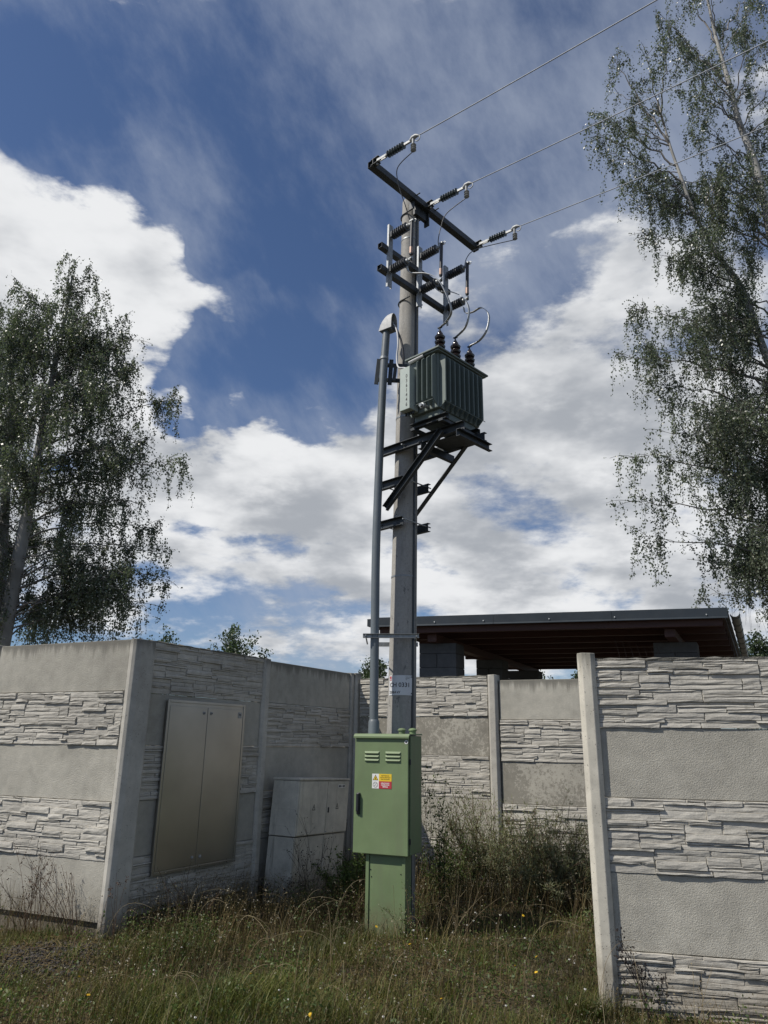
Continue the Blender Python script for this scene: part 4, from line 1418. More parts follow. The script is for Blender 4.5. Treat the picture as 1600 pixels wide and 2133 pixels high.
tri(0.034, 0.0134, MAT['black_print'], 'warning_triangle', -0.006)
tri(0.025, 0.0138, MAT['yellow_print'], 'triangle_field', -0.006)
mb = MB()
bolt = [(0.004, 0.014), (-0.006, -0.003), (0.000, -0.003), (-0.003, -0.017), (0.007, 0.001), (0.001, 0.001), (0.008, 0.014)]
mb.add([bx(tcx + a - 0.001, 0.0142, tcz - 0.006 + b) for a, b in bolt], [tuple(range(7))]); mb.build('lightning_mark', MAT['black_print'], door)
ncz = lz - 0.033
mb = MB()
ring = [bx(tcx + 0.0255 * math.cos(2 * math.pi * k / 32), 0.0136, ncz + 0.0255 * math.sin(2 * math.pi * k / 32)) for k in range(32)] + [bx(tcx + 0.0225 * math.cos(2 * math.pi * k / 32), 0.0136, ncz + 0.0225 * math.sin(2 * math.pi * k / 32)) for k in range(32)]
mb.add(ring, [(k, (k + 1) % 32, 32 + (k + 1) % 32, 32 + k) for k in range(32)])
d_ = 0.0225 * 0.707
mb.add([bx(tcx - d_ - 0.001, 0.0139, ncz + d_ - 0.001), bx(tcx - d_ + 0.001, 0.0139, ncz + d_ + 0.001), bx(tcx + d_ + 0.001, 0.0139, ncz - d_ + 0.001), bx(tcx + d_ - 0.001, 0.0139, ncz - d_ - 0.001)], [(0, 1, 2, 3)])
mb.add([bx(tcx + a, 0.0137, ncz + b) for a, b in ((0.004, 0.002), (0.013, 0.011), (0.010, 0.015), (0.002, 0.008))], [(0, 1, 2, 3)])
mb.add([bx(tcx + a, 0.0137, ncz + b) for a, b in ((-0.014, -0.014), (-0.003, -0.012), (-0.004, -0.007), (-0.012, -0.006))], [(0, 1, 2, 3)])
mb.build('prohibition_mark', MAT['black_print'], door)
tx = (lm + LS1) / 2
for i, s_ in enumerate(('NEDOTÝKEJTE SE ANI', 'DRÁTŮ NA ZEM SPADLÝCH', 'POZOR VYSOKÉ NAPĚTÍ')):
    flat_text(s_, 0.0125, tx, 0.0139, lz + 0.049 - 0.016 * i, MAT['black_print'], 'lettering', door, 0.68, 0.0003)
for i, s_ in enumerate(('NEHAS VODOU', 'ANI PĚNOVÝMI', 'PŘÍSTROJI')):
    flat_text(s_, 0.0145, tx, 0.0139, lz - 0.018 - 0.0165 * i, MAT['white_print'], 'lettering', door, 0.85, 0.0006)
# plinth
PZ0 = -0.15
mb = MB(); mb.box(bx(-0.256, -0.115, (PZ0 + CZ0) / 2), BD, BN, UP, 0.375, 0.13, CZ0 - PZ0); pl = mb.build('plinth', MAT['green'], cab, bevel=0.004)
for s_ in (-0.441, -0.071):
    mb = MB(); mb.box(bx(s_, -0.110, (PZ0 + CZ0) / 2 - 0.005), BD, BN, UP, 0.034, 0.15, CZ0 - PZ0 - 0.01); mb.build('corner_strip', MAT['green'], pl, bevel=0.003)
mb = MB(); mb.box(bx(-0.256, -0.049, (PZ0 + CZ0) / 2 - 0.01), BD, BN, UP, 0.330, 0.006, CZ0 - PZ0 - 0.03); fp = mb.build('front_panel', MAT['green'], pl, bevel=0.002)
for s_, z_ in ((-0.41, 0.62), (-0.102, 0.60), (-0.40, 0.56)):
    mb = MB(); mb.lathe(bx(s_, -0.0455, z_), BN, [(0, 0.006), (0.003, 0.005)], 10); mb.build('screw', MAT['handle'], pl)

# ------------------------------------------------------------------ leaning cable distribution pillar (pale render)
lean_axis = Matrix.Rotation(math.radians(4.2), 3, Vector((-S_n.x, -S_n.y, 0)))
kb = sp(1.99, 0.30, 0.05)
kio = thing('cable_pillar', kb, 'pale grey weathered cable distribution pillar leaning against the shaded fence', 'cabinet')


def kp(s_, o_, z_):
    v = Vector((0, 0, 0)) + S_d * s_ + S_n * o_ + UP * z_
    a = math.radians(4.6)
    # lean along the fence, away from the camera
    v2 = S_d * (s_ * math.cos(a) + z_ * math.sin(a)) + S_n * o_ + UP * (z_ * math.cos(a) - s_ * math.sin(a) * 0.35)
    return sp(1.83, 0.12, 0.05) + v2


def kbox(mb, s0, s1, o0, o1, z0, z1):
    vs = [kp(a, b, c) for c in (z0, z1) for b in (o0, o1) for a in (s0, s1)]
    return mb.add(vs, [(0, 2, 3, 1), (4, 5, 7, 6), (0, 1, 5, 4), (2, 6, 7, 3), (0, 4, 6, 2), (1, 3, 7, 5)])


KL, KD = 1.02, 0.36
mb = MB(); kbox(mb, 0.0, KL, 0.0, KD, -0.15, 0.688); mb.build('base', MAT['render'], kio, bevel=0.006)
mb = MB(); kbox(mb, -0.004, KL + 0.004, 0.0, KD + 0.012, 0.698, 1.285); kb_o = mb.build('body', MAT['render'], kio, bevel=0.006)
mb = MB(); kbox(mb, -0.012, KL + 0.012, -0.01, KD + 0.028, 1.289, 1.312); mb.build('cap', MAT['render'], kio, bevel=0.005)
mb = MB(); kbox(mb, 0.012, 0.555, KD + 0.013, KD + 0.024, 0.708, 1.275); kd1 = mb.build('door', MAT['render'], kio, bevel=0.004)
mb = MB(); kbox(mb, 0.563, KL - 0.006, KD + 0.013, KD + 0.024, 0.708, 1.275); kd2 = mb.build('door', MAT['render'], kio, bevel=0.004)
mb = MB(); kbox(mb, 0.012, 0.54, KD + 0.001, KD + 0.010, 0.235, 0.675); mb.build('base_panel', MAT['render'], kio, bevel=0.003)
mb = MB(); kbox(mb, 0.575, KL - 0.02, KD + 0.001, KD + 0.010, 0.235, 0.675); mb.build('base_panel', MAT['render'], kio, bevel=0.003)
for z_ in (0.80, 0.98, 1.16):
    mb = MB(); kbox(mb, -0.007, -0.003, 0.02, KD - 0.01, z_, z_ + 0.004); mb.build('seam', MAT['render'], kio)
for s_, dr in ((0.30, kd1), (0.78, kd2)):
    mb = MB()
    o_ = KD + 0.0255
    outer = [(s_ - 0.032, 0.965), (s_ + 0.032, 0.965), (s_, 1.035)]
    inner = [(s_ - 0.020, 0.972), (s_ + 0.020, 0.972), (s_, 1.018)]
    mb.add([kp(a, o_, b) for a, b in outer] + [kp(a, o_, b) for a, b in inner], [(0, 1, 4, 3), (1, 2, 5, 4), (2, 0, 3, 5)])
    mb.add([kp(a, o_, b) for a, b in ((s_, 1.008), (s_ - 0.006, 0.99), (s_, 0.99), (s_ - 0.002, 0.976), (s_ + 0.006, 0.996), (s_, 0.996))], [tuple(range(6))])
    mb.build('warning_triangle', MAT['stencil'], dr)
mb = MB(); kbox(mb, 0.78, 0.92, KD + 0.0245, KD + 0.028, 1.205, 1.24); npl = mb.build('number_plate', MAT['white_print'], kio)
mb = MB(); kbox(mb, 0.788, 0.825, KD + 0.0282, KD + 0.029, 1.211, 1.234); kbox(mb, 0.875, 0.912, KD + 0.0282, KD + 0.029, 1.211, 1.234); kbox(mb, 0.838, 0.862, KD + 0.0282, KD + 0.029, 1.214, 1.231); mb.build('plate_print', MAT['stencil'], npl)
mb = MB(); kbox(mb, 0.585, 0.605, KD + 0.0245, KD + 0.034, 0.93, 0.99); mb.build('lock', MAT['stencil'], kio, bevel=0.003)

# ------------------------------------------------------------------ stainless doors in the side fence
mc = thing('meter_cabinet', sp(0.84, 0.03, 0.52), 'flush brushed stainless steel cabinet with two tall doors in the shaded fence', 'cabinet')
DS0, DS1, DZ0, DZ1 = 0.262, 1.412, 0.530, 2.140


def sbox(mb, s0, s1, o0, o1, z0, z1):
    vs = [sp(a, b, c) for c in (z0, z1) for b in (o0, o1) for a in (s0, s1)]
    return mb.add(vs, [(0, 2, 3, 1), (4, 5, 7, 6), (0, 1, 5, 4), (2, 6, 7, 3), (0, 4, 6, 2), (1, 3, 7, 5)])


mb = MB(); sbox(mb, DS0, DS1, -0.02, 0.042, DZ0, DZ1); mb.build('case', MAT['inox'], mc, bevel=0.003)
for a, b, c, d in ((DS0 - 0.014, DS0 + 0.016, DZ0 - 0.014, DZ1 + 0.014), (DS1 - 0.016, DS1 + 0.014, DZ0 - 0.014, DZ1 + 0.014), (DS0 + 0.017, DS1 - 0.017, DZ1 - 0.016, DZ1 + 0.014), (DS0 + 0.017, DS1 - 0.017, DZ0 - 0.014, DZ0 + 0.016)):
    mb = MB(); sbox(mb, a, b, 0.036, 0.052, c, d); mb.build('frame', MAT['inox'], mc, bevel=0.003)
mid = 0.825
for a, b, ls in ((DS0 + 0.022, mid - 0.003, mid - 0.055), (mid + 0.003, DS1 - 0.022, mid + 0.055)):
    mb = MB(); sbox(mb, a, b, 0.043, 0.050, DZ0 + 0.022, DZ1 - 0.048); dr = mb.build('door', MAT['inox'], mc, bevel=0.003)
    for z_ in (2.035, 0.625):
        mb = MB(); mb.lathe(sp(ls, 0.050, z_), S_n, [(0, 0.017), (0.006, 0.017), (0.009, 0.012)], 18); lk = mb.build('lock', MAT['galv_pale'], dr, smooth=40)
        if z_ > 1:
            mb = MB(); mb.lathe(sp(ls, 0.059, z_), S_n, [(0, 0.008), (0.001, 0.008)], 12); mb.build('keyhole', MAT['stencil'], dr)
mb = MB(); sbox(mb, DS1 - 0.105, DS1 - 0.045, 0.0505, 0.0525, 2.0, 2.065); mb.build('rating_plate', MAT['galv'], mc)
mb = MB(); sbox(mb, DS1 - 0.085, DS1 - 0.065, 0.053, 0.0535, 2.03, 2.045); mb.build('plate_print', MAT['stencil'], mc)

# ------------------------------------------------------------------ carport behind the back fence
RA, RB = Vector((-0.19, 13.0, 0)), Vector((5.48, 11.5, 0))
RX = (RB - RA).normalized(); RY = Vector((0.452, 0.892, 0)).normalized(); RL = (RB - RA).length; RD = 7.2
ZR = 3.86
shed = thing('carport', (2.6, 12.3, 0.0), 'open carport with dark sheet-metal roof edge, red-brown timbers and block pillars', 'carport')


def rp(a, d, z):
    v = RA + RX * a + RY * d
    return Vector((v.x, v.y, z))


def rbox(mb, a0, a1, d0, d1, z0, z1, zz0=None, zz1=None):
    vs = [rp(a, d, c) for c in (z0, z1) for d in (d0, d1) for a in (a0, a1)]
    return mb.add(vs, [(0, 2, 3, 1), (4, 5, 7, 6), (0, 1, 5, 4), (2, 6, 7, 3), (0, 4, 6, 2), (1, 3, 7, 5)])


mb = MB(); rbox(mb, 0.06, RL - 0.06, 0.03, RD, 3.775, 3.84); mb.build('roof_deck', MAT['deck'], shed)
mb = MB(); rbox(mb, 0.0, RL, -0.02, RD + 0.05, 3.842, 3.858); roof = mb.build('roof_sheet', MAT['fascia'], shed)
# sheet-metal verge in three lengths, with a folded drip foot
cuts = [0.0, 0.56 * RL * 0.66, 0.70 * RL, RL]
for a0, a1 in zip(cuts[:-1], cuts[1:]):
    mb = MB()
    prof = [(0.02, 3.885), (-0.03, 3.885), (-0.036, 3.745), (-0.056, 3.722), (-0.056, 3.715), (-0.028, 3.728), (0.02, 3.742)]
    n = len(prof)
    vs = [rp(a, d, z) for a in (a0 + 0.002, a1 - 0.002) for d, z in prof]
    mb.add(vs, [(i, (i + 1) % n, n + (i + 1) % n, n + i) for i in range(n)] + [tuple(range(n - 1, -1, -1)), tuple(range(n, 2 * n))])
    mb.build('verge_flashing', MAT['fascia'], shed)
for a in (1.15, 2.0, 3.1, 4.15, 5.55):
    mb = MB(); o_ = rp(a, -0.037, 3.775); mb.lathe(o_, -RY, [(0, 0.012), (0.008, 0.012), (0.010, 0.006)], 10); mb.build('screw', MAT['galv'], shed)
mb = MB(); rbox(mb, -0.06, 0.0, -0.05, RD, 3.73, 3.86); mb.build('side_flashing', MAT['fascia'], shed)
for k in range(9):
    d0 = 0.06 + k * 0.86
    mb = MB(); rbox(mb, 0.12, RL - 0.10, d0, d0 + 0.09, 3.61, 3.773); mb.build('rafter', MAT['wood'], shed, bevel=0.004)
for a in (1.0, RL - 0.92):
    mb = MB(); rbox(mb, a - 0.08, a + 0.08, 0.22, RD - 0.2, 3.47, 3.607); mb.build('purlin', MAT['wood'], shed, bevel=0.004)


def pillar(a, d, w, dp, z1, cols_):
    z = z1
    k = 0
    while z > -0.1:
        h = 0.245 if k else 0.18
        zb = z - h
        if k % 2 == 1:
            segs = ((a - w / 2, a - 0.004 - 0.02 * w), (a + 0.004 - 0.02 * w, a + w / 2))
        else:
            segs = ((a - w / 2, a + w / 2),)
        for s0, s1 in segs:
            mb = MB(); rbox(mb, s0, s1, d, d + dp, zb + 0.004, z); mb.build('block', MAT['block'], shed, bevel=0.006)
        z = zb; k += 1


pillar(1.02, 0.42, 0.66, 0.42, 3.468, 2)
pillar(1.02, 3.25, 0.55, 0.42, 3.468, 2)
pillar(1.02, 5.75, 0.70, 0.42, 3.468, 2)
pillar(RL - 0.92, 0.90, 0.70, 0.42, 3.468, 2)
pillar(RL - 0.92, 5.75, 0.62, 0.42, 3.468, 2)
# gutter along the right edge
mb = MB()
pts = []
prof = [(0.07 * math.cos(math.radians(180 + 180 * k / 12)), 0.07 * math.sin(math.radians(180 + 180 * k / 12))) for k in range(13)]
prof2 = prof + [(p[0] * 0.93, p[1] * 0.93) for p in prof[::-1]]
mb.bar(rp(RL + 0.10, -0.02, 3.80), rp(RL + 0.10, RD, 3.72), 0, 0, (0, 0, 1), prof2)
mb.build('gutter', MAT['gutter'], shed, smooth=40)
for k in range(10):
    d_ = 0.15 + 0.75 * k
    zc_ = 3.80 - 0.08 * d_ / RD
    mb = MB()
    mb.tube([rp(RL + 0.10 + 0.074 * math.cos(math.radians(180 + 180 * q_ / 10)), d_, zc_ + 0.074 * math.sin(math.radians(180 + 180 * q_ / 10))) for q_ in range(11)], 0.006, 6)
    mb.build('gutter_bracket', MAT['gutter'], shed)

# ------------------------------------------------------------------ vegetation helpers
def unit(a):
    return a / np.maximum(np.linalg.norm(a, axis=-1, keepdims=True), 1e-9)


def leaf_quads(P, size, aspect=0.62, hang=0.5, r=rng):
    """one small pointed leaf (a bent diamond of four corners) at every point of P"""
    n = len(P)
    a = r.normal(size=(n, 3)); a[:, 2] -= hang * 2.0
    a = unit(a)
    b = unit(np.cross(a, r.normal(size=(n, 3))))
    s = (size * r.uniform(0.65, 1.25, n))[:, None]
    V_ = np.stack([P, P + a * s * 0.5 + b * s * aspect * 0.5, P + a * s, P + a * s * 0.5 - b * s * aspect * 0.5], 1)
    F_ = np.arange(4 * n).reshape(n, 4)
    return V_.reshape(-1, 3), F_


class Tubes:
    """many thin tapering stems in one mesh"""
    def __init__(self, sides=3):
        self.n = sides; self.V = []; self.F = []; self.c = 0

    def add(self, pts, rad):
        pts = np.asarray(pts, float); k = len(pts); n = self.n
        rad = np.asarray(rad, float) if np.ndim(rad) else np.full(k, rad)
        t = np.gradient(pts, axis=0); t = unit(t)
        ref = np.array([0.3, 0.9, 0.2]) if abs(t[0, 1]) < 0.8 else np.array([0.9, 0.1, 0.3])
        x = unit(np.cross(t, ref)); y = np.cross(t, x)
        a = 2 * np.pi * np.arange(n) / n
        ring = pts[:, None, :] + rad[:, None, None] * (x[:, None, :] * np.cos(a)[None, :, None] + y[:, None, :] * np.sin(a)[None, :, None])
        self.V.append(ring.reshape(-1, 3))
        i = (np.arange(k - 1)[:, None] * n + np.arange(n)[None, :])
        j = (np.arange(k - 1)[:, None] * n + (np.arange(n)[None, :] + 1) % n)
        self.F.append(np.stack([i, j, j + n, i + n], -1).reshape(-1, 4) + self.c)
        self.c += k * n

    def mesh(self, name, mat, org=(0, 0, 0), smooth=True):
        me = np_mesh(name, np.concatenate(self.V) - np.asarray(org), np.concatenate(self.F), smooth)
        me.materials.append(mat)
        return me


def bez(a, c, b, n):
    t = np.linspace(0, 1, n)[:, None]
    return (1 - t) ** 2 * a + 2 * t * (1 - t) * c + t * t * b


def birch(label, base, trunks, boughs, leaf=0.05, dens=1.0, seed=1, strand=(0.35, 1.0), spread=1.0, group='birch trees', sub_rate=4.2, clear=None):
    """trunks: list of (points, radii); boughs: list of (start, tip, lift). Boughs carry side shoots, shoots carry hanging strands of leaves."""
    r = np.random.default_rng(seed)
    t = thing('birch_tree', base, label, 'tree', group)
    for pts, rad in trunks:
        mb = MB()
        P = spline(pts, 26)
        k = len(P)
        rr_ = np.interp(np.linspace(0, 1, k), np.linspace(0, 1, len(rad)), rad)
        mb.tube(P, list(rr_), 14)
        mb.build('trunk', MAT['bark'], t, smooth=60)
    limbs = Tubes(5); twigs = Tubes(3); LP = []
    for s, e, lift in boughs:
        s = np.array(s, float); e = np.array(e, float)
        L = np.linalg.norm(e - s)
        c = s + (e - s) * 0.45 + np.array([0, 0, lift * L])
        n = 14
        B = bez(s, c, e, n)
        B[1:-1] += r.normal(0, 0.02 * L ** 0.5, (n - 2, 3))
        limbs.add(B, np.linspace(0.006 + 0.0075 * L, 0.003, n))
        thin = np.interp(s[2], [9.0, 14.0], [1.0, 0.62]) if s[0] > 0 else 1.0
        m = int((L * sub_rate * dens + 5) * thin)
        for q_ in range(m):
            u = r.uniform(0.18, 1.0) ** 0.8
            i = min(int(u * (n - 1)), n - 2)
            p = B[i] + (B[i + 1] - B[i]) * (u * (n - 1) - i)
            along = unit(B[i + 1] - B[i])
            d = along * r.uniform(0.3, 1.0) + r.normal(0, 0.55, 3)
            d[2] += 0.15
            d = unit(d)
            l2 = r.uniform(0.25, 0.75) * spread * (1.15 - 0.5 * u)
            p2 = p + d * l2; p2[2] -= 0.15 * l2
            S_ = bez(p, p + d * l2 * 0.55 + np.array([0, 0, 0.10 * l2]), p2, 5)
            twigs.add(S_, np.linspace(0.006, 0.003, 5))
            LP.append(S_[r.integers(1, 5, 12)] + r.normal(0, 0.05, (12, 3)))
            for w in range(r.integers(1, 4)):
                f = r.uniform(0.4, 1.0)
                q0 = S_[min(int(f * 4), 4)]
                l3 = r.uniform(*strand)
                off = r.normal(0, 0.10, 3) * (0.5 + l3); off[2] = -l3
                H = bez(q0, q0 + np.array([off[0] * 0.8, off[1] * 0.8, -0.15 * l3]), q0 + off, 6)
                twigs.add(H, np.linspace(0.003, 0.0015, 6))
                nl = int(l3 * 50 * dens) + 4
                uu_ = r.uniform(0.05, 1.0, nl)
                idx = np.clip((uu_ * 5).astype(int), 0, 4); fr = (uu_ * 5 - idx)[:, None]
                LP.append(H[idx] * (1 - fr) + H[idx + 1] * fr + r.normal(0, 0.028, (nl, 3)))
    o = add_obj('limbs', limbs.mesh('limbs', MAT['limb'], base), t)
    o = add_obj('twigs', twigs.mesh('twigs', MAT['twig'], base), t)
    P = np.concatenate(LP)
    if clear is not None: P = P[~clear(P)]
    V_, F_ = leaf_quads(P, leaf, 0.68, 0.55, r)
    me = np_mesh('crown', V_ - np.asarray(base), F_, False)
    me.materials.append(MAT['birch_leaf'])
    add_obj('crown', me, t)
    return len(P)


# ---- left birch, behind the left fence
r_ = np.random.default_rng(31)
lt = [(-7.55, 14.5, 0.0), (-7.47, 14.5, 3.48), (-7.43, 14.5, 5.59), (-7.40, 14.5, 7.28), (-7.38, 14.5, 9.0), (-7.32, 14.5, 10.53), (-7.30, 14.5, 12.0)]
lt2 = [(-7.75, 14.7, 0.0), (-7.72, 14.75, 3.4), (-7.95, 14.8, 5.4), (-8.25, 14.9, 7.6), (-8.5, 14.9, 9.6), (-8.6, 14.9, 11.2)]
LB = []
for z0, tip, lf in ((7.6, (-4.48, 14.3, 8.75), 0.12), (6.6, (-4.10, 14.0, 7.15), 0.16), (5.2, (-4.50, 14.2, 5.35), 0.18), (4.6, (-4.35, 14.6, 4.85), 0.2), (4.2, (-4.75, 14.8, 4.4), 0.2),
                    (9.2, (-5.63, 14.5, 10.43), 0.05), (9.8, (-5.91, 14.6, 10.98), 0.02), (10.3, (-6.4, 14.4, 11.42), 0.0), (10.8, (-6.95, 14.5, 12.19), 0.0), (11.0, (-7.35, 14.4, 12.28), 0.0), (10.2, (-8.5, 14.5, 11.77), 0.0),
                    (9.6, (-8.81, 14.5, 11.0), 0.0), (8.4, (-5.5, 14.2, 9.5), 0.08), (7.2, (-5.2, 14.9, 8.1), 0.12), (6.0, (-5.0, 14.0, 6.3), 0.18), (8.9, (-5.9, 14.9, 9.9), 0.05), (5.6, (-4.9, 14.7, 6.0), 0.2), (7.0, (-4.9, 13.8, 7.7), 0.12), (4.8, (-4.9, 13.9, 4.8), 0.2)):
    LB.append(((-7.40, 14.5, z0), tip, lf))
for k in range(64):
    z0 = r_.uniform(3.6, 10.6)
    a = r_.uniform(0, 2 * np.pi)
    R_ = np.interp(z0, [3.6, 6.5, 9.0, 11.0], [2.6, 2.5, 1.6, 0.8]) * r_.uniform(0.6, 1.0)
    LB.append(((-7.40, 14.5, z0), (-7.40 + R_ * np.cos(a), 14.5 + R_ * np.sin(a), z0 + r_.uniform(0.1, 0.9)), r_.uniform(0.08, 0.25)))
for k in range(26):
    z0 = r_.uniform(4.0, 10.6); a = r_.uniform(0, 2 * np.pi); R_ = r_.uniform(0.7, 2.0)
    xc = np.interp(z0, [3.4, 5.4, 7.6, 11.2], [-7.72, -7.95, -8.25, -8.6])
    LB.append(((xc, 14.85, z0), (xc + R_ * np.cos(a), 14.85 + R_ * np.sin(a), z0 + r_.uniform(0.1, 0.9)), r_.uniform(0.08, 0.25)))
n_left = birch('birch with drooping branches and a pale trunk behind the left fence', (-7.55, 14.5, 0.0),
               [(lt, [0.17, 0.15, 0.125, 0.10, 0.07, 0.045, 0.02]), (lt2, [0.15, 0.13, 0.11, 0.085, 0.06, 0.025])], LB, 0.050, 1.4, 3, (0.3, 1.0))

# ---- right birch, beside the carport
tA = [(8.05, 12.6, 0.0), (7.95, 12.55, 4.0), (7.80, 12.5, 7.4), (7.76, 12.5, 9.0), (7.84, 12.5, 11.2), (7.80, 12.5, 13.4), (7.58, 12.5, 14.7), (7.52, 12.5, 15.7), (7.38, 12.5, 17.2), (7.3, 12.5, 19.5)]
tB = [(7.80, 12.5, 7.0), (7.48, 12.5, 8.39), (7.26, 12.5, 9.43), (7.10, 12.5, 10.44), (6.66, 12.5, 11.36), (6.36, 12.5, 12.2), (6.18, 12.5, 13.12), (6.0, 12.5, 14.15), (5.88, 12.5, 15.3)]
RBo = []
for st, tip, lf in (((6.0, 12.5, 14.1), (4.95, 12.5, 16.6), 0.0), ((6.18, 12.5, 13.1), (4.25, 12.4, 14.3), 0.04), ((6.36, 12.5, 12.2), (4.9, 12.3, 12.75), 0.05), ((7.5, 12.5, 15.7), (6.14, 12.5, 17.9), 0.0),
                    ((7.48, 12.5, 8.3), (4.35, 12.3, 8.85), 0.10), ((7.26, 12.5, 9.3), (4.95, 12.4, 9.9), 0.08), ((7.85, 12.5, 5.9), (4.45, 12.3, 6.75), 0.12), ((7.85, 12.5, 5.2), (4.40, 12.4, 5.95), 0.12), ((7.88, 12.5, 4.6), (4.65, 12.6, 5.35), 0.12),
                    ((7.9, 12.5, 4.2), (5.4, 12.6, 4.95), 0.12), ((7.9, 12.5, 4.3), (5.9, 12.9, 5.0), 0.1), ((7.0, 12.5, 10.6), (5.63, 12.3, 11.0), 0.06), ((6.1, 12.5, 13.5), (4.5, 12.6, 15.0), 0.0),
                    ((6.6, 12.5, 11.4), (5.3, 12.5, 11.8), 0.04), ((7.82, 12.5, 7.0), (5.4, 12.4, 7.9), 0.1), ((7.8, 12.5, 7.6), (5.0, 12.7, 8.5), 0.1), ((7.84, 12.5, 6.4), (5.0, 12.1, 7.2), 0.1), ((6.3, 12.5, 12.6), (4.6, 12.2, 13.6), 0.02),
                    ((7.7, 12.5, 14.2), (6.5, 12.3, 16.2), 0.0), ((7.55, 12.5, 15.2), (6.7, 12.7, 17.3), 0.0), ((7.4, 12.5, 16.9), (6.6, 12.5, 18.9), 0.0), ((7.8, 12.5, 13.0), (6.8, 12.4, 14.6), 0.0), ((7.8, 12.5, 12.0), (6.4, 12.7, 12.9), 0.03), ((7.4, 12.5, 17.0), (8.4, 12.4, 18.6), 0.0)):
    RBo.append((st, tip, lf))
for k in range(84):
    z0 = 4.2 + 13.3 * r_.uniform() ** 1.6
    xc = np.interp(z0, [0, 4, 9, 13.4, 15.7, 19], [8.05, 7.95, 7.76, 7.8, 7.52, 7.3])
    a = r_.uniform(0, 2 * np.pi)
    R_ = np.interp(z0, [3, 6, 9, 13, 18], [2.0, 2.8, 2.3, 1.8, 1.0]) * r_.uniform(0.5, 1.0)
    RBo.append(((xc, 12.5, z0), (xc + R_ * np.cos(a), 12.5 + R_ * np.sin(a), z0 + r_.uniform(0.2, 1.1)), r_.uniform(0.04, 0.18)))
for st, tip in (((7.1, 12.5, 10.2), (5.75, 12.3, 10.7)), ((7.2, 12.5, 9.6), (5.85, 12.7, 10.1)), ((6.8, 12.5, 11.0), (6.0, 12.1, 11.3)), ((7.5, 12.5, 8.2), (5.7, 12.1, 8.9)), ((7.3, 12.5, 9.2), (6.2, 13.0, 9.8)), ((7.8, 12.5, 6.8), (6.0, 12.0, 7.4)), ((7.82, 12.5, 12.6), (6.6, 12.2, 13.4)), ((6.3, 12.5, 12.4), (5.5, 12.8, 12.9))):
    RBo.append((st, tip, 0.06))
for tip in ((7.9, 14.4, 4.6), (8.3, 14.0, 4.1), (8.0, 15.2, 4.4), (8.7, 14.8, 4.0), (8.5, 13.4, 3.6), (9.0, 13.6, 4.4), (8.4, 15.6, 4.9), (9.2, 14.6, 3.8)):
    RBo.append(((7.95, 12.6, tip[2] + 0.3), tip, 0.15))
for k in range(22):
    z0 = r_.uniform(4.4, 9.5); xc = np.interp(z0, [0, 4, 9], [8.05, 7.95, 7.76])
    a = r_.uniform(1.9, 4.4); R_ = r_.uniform(0.9, 2.7)
    RBo.append(((xc, 12.5, z0), (xc + R_ * np.cos(a), 12.5 + R_ * np.sin(a), z0 + r_.uniform(0.1, 1.0)), r_.uniform(0.04, 0.14)))
for k in range(20):
    f = r_.uniform(0.15, 1.0); i = min(int(f * 8), 7)
    p = np.array(tB[i]) + (np.array(tB[i + 1]) - np.array(tB[i])) * (f * 8 - i)
    a = r_.uniform(0, 2 * np.pi); R_ = r_.uniform(0.5, 1.4)
    RBo.append((tuple(p), (p[0] + R_ * np.cos(a) - 0.2, p[1] + R_ * np.sin(a), p[2] + r_.uniform(0.2, 1.2)), 0.03))
n_right = birch('tall birch with leaning grey stems filling the right edge beside the carport', (8.05, 12.6, 0.0),
                [(tA, [0.18, 0.15, 0.12, 0.105, 0.09, 0.075, 0.062, 0.052, 0.038, 0.015]), (tB, [0.08, 0.074, 0.068, 0.06, 0.048, 0.04, 0.033, 0.025, 0.015])], RBo, 0.046, 1.35, 5, (0.25, 0.9),
                clear=lambda P: (P[:, 2] < 4.25) & (P[:, 0] - 5.58 - (P[:, 1] - 11.5) * 0.507 < 0.55))


# ---- small far trees showing above the fences
def far_tree(x, y, top, w, label, seed, spiky=0.6, n=5200, name='far_tree'):
    r = np.random.default_rng(seed)
    t = thing(name, (x, y, 0), label, 'tree', 'far trees above the fences')
    mb = MB(); mb.tube([(x, y, 0), (x + 0.05, y, top * 0.5), (x, y, top * 0.93)], [0.16, 0.10, 0.02], 8); mb.build('trunk', MAT['limb'], t, smooth=60)
    P = []
    nb = 30
    for k in range(nb):
        h = r.uniform(0.18, 0.95) * top
        a = r.uniform(0, 2 * np.pi)
        R_ = w * (1 - (h / top) ** 2.2) * r.uniform(0.5, 1.0) + 0.1
        tip = np.array([x + R_ * np.cos(a), y + R_ * np.sin(a), min(h + spiky * R_ * r.uniform(0.7, 1.4), top)])
        s0 = np.array([x, y, h * 0.82])
        u = r.uniform(0.2, 1.0, n // nb)[:, None]
        P.append(s0 + (tip - s0) * u + r.normal(0, 0.13, (n // nb, 3)) * (0.5 + w * 0.35))
    u = r.uniform(0.5, 1.0, 120)[:, None]
    P.append(np.array([x, y, 0]) + np.array([0, 0, top]) * u + r.normal(0, 0.10, (120, 3)))
    V_, F_ = leaf_quads(np.concatenate(P), 0.17, 0.6, -0.2, r)
    me = np_mesh('crown', V_ - np.array([x, y, 0]), F_); me.materials.append(MAT['far_leaf'])
    add_obj('crown', me, t)


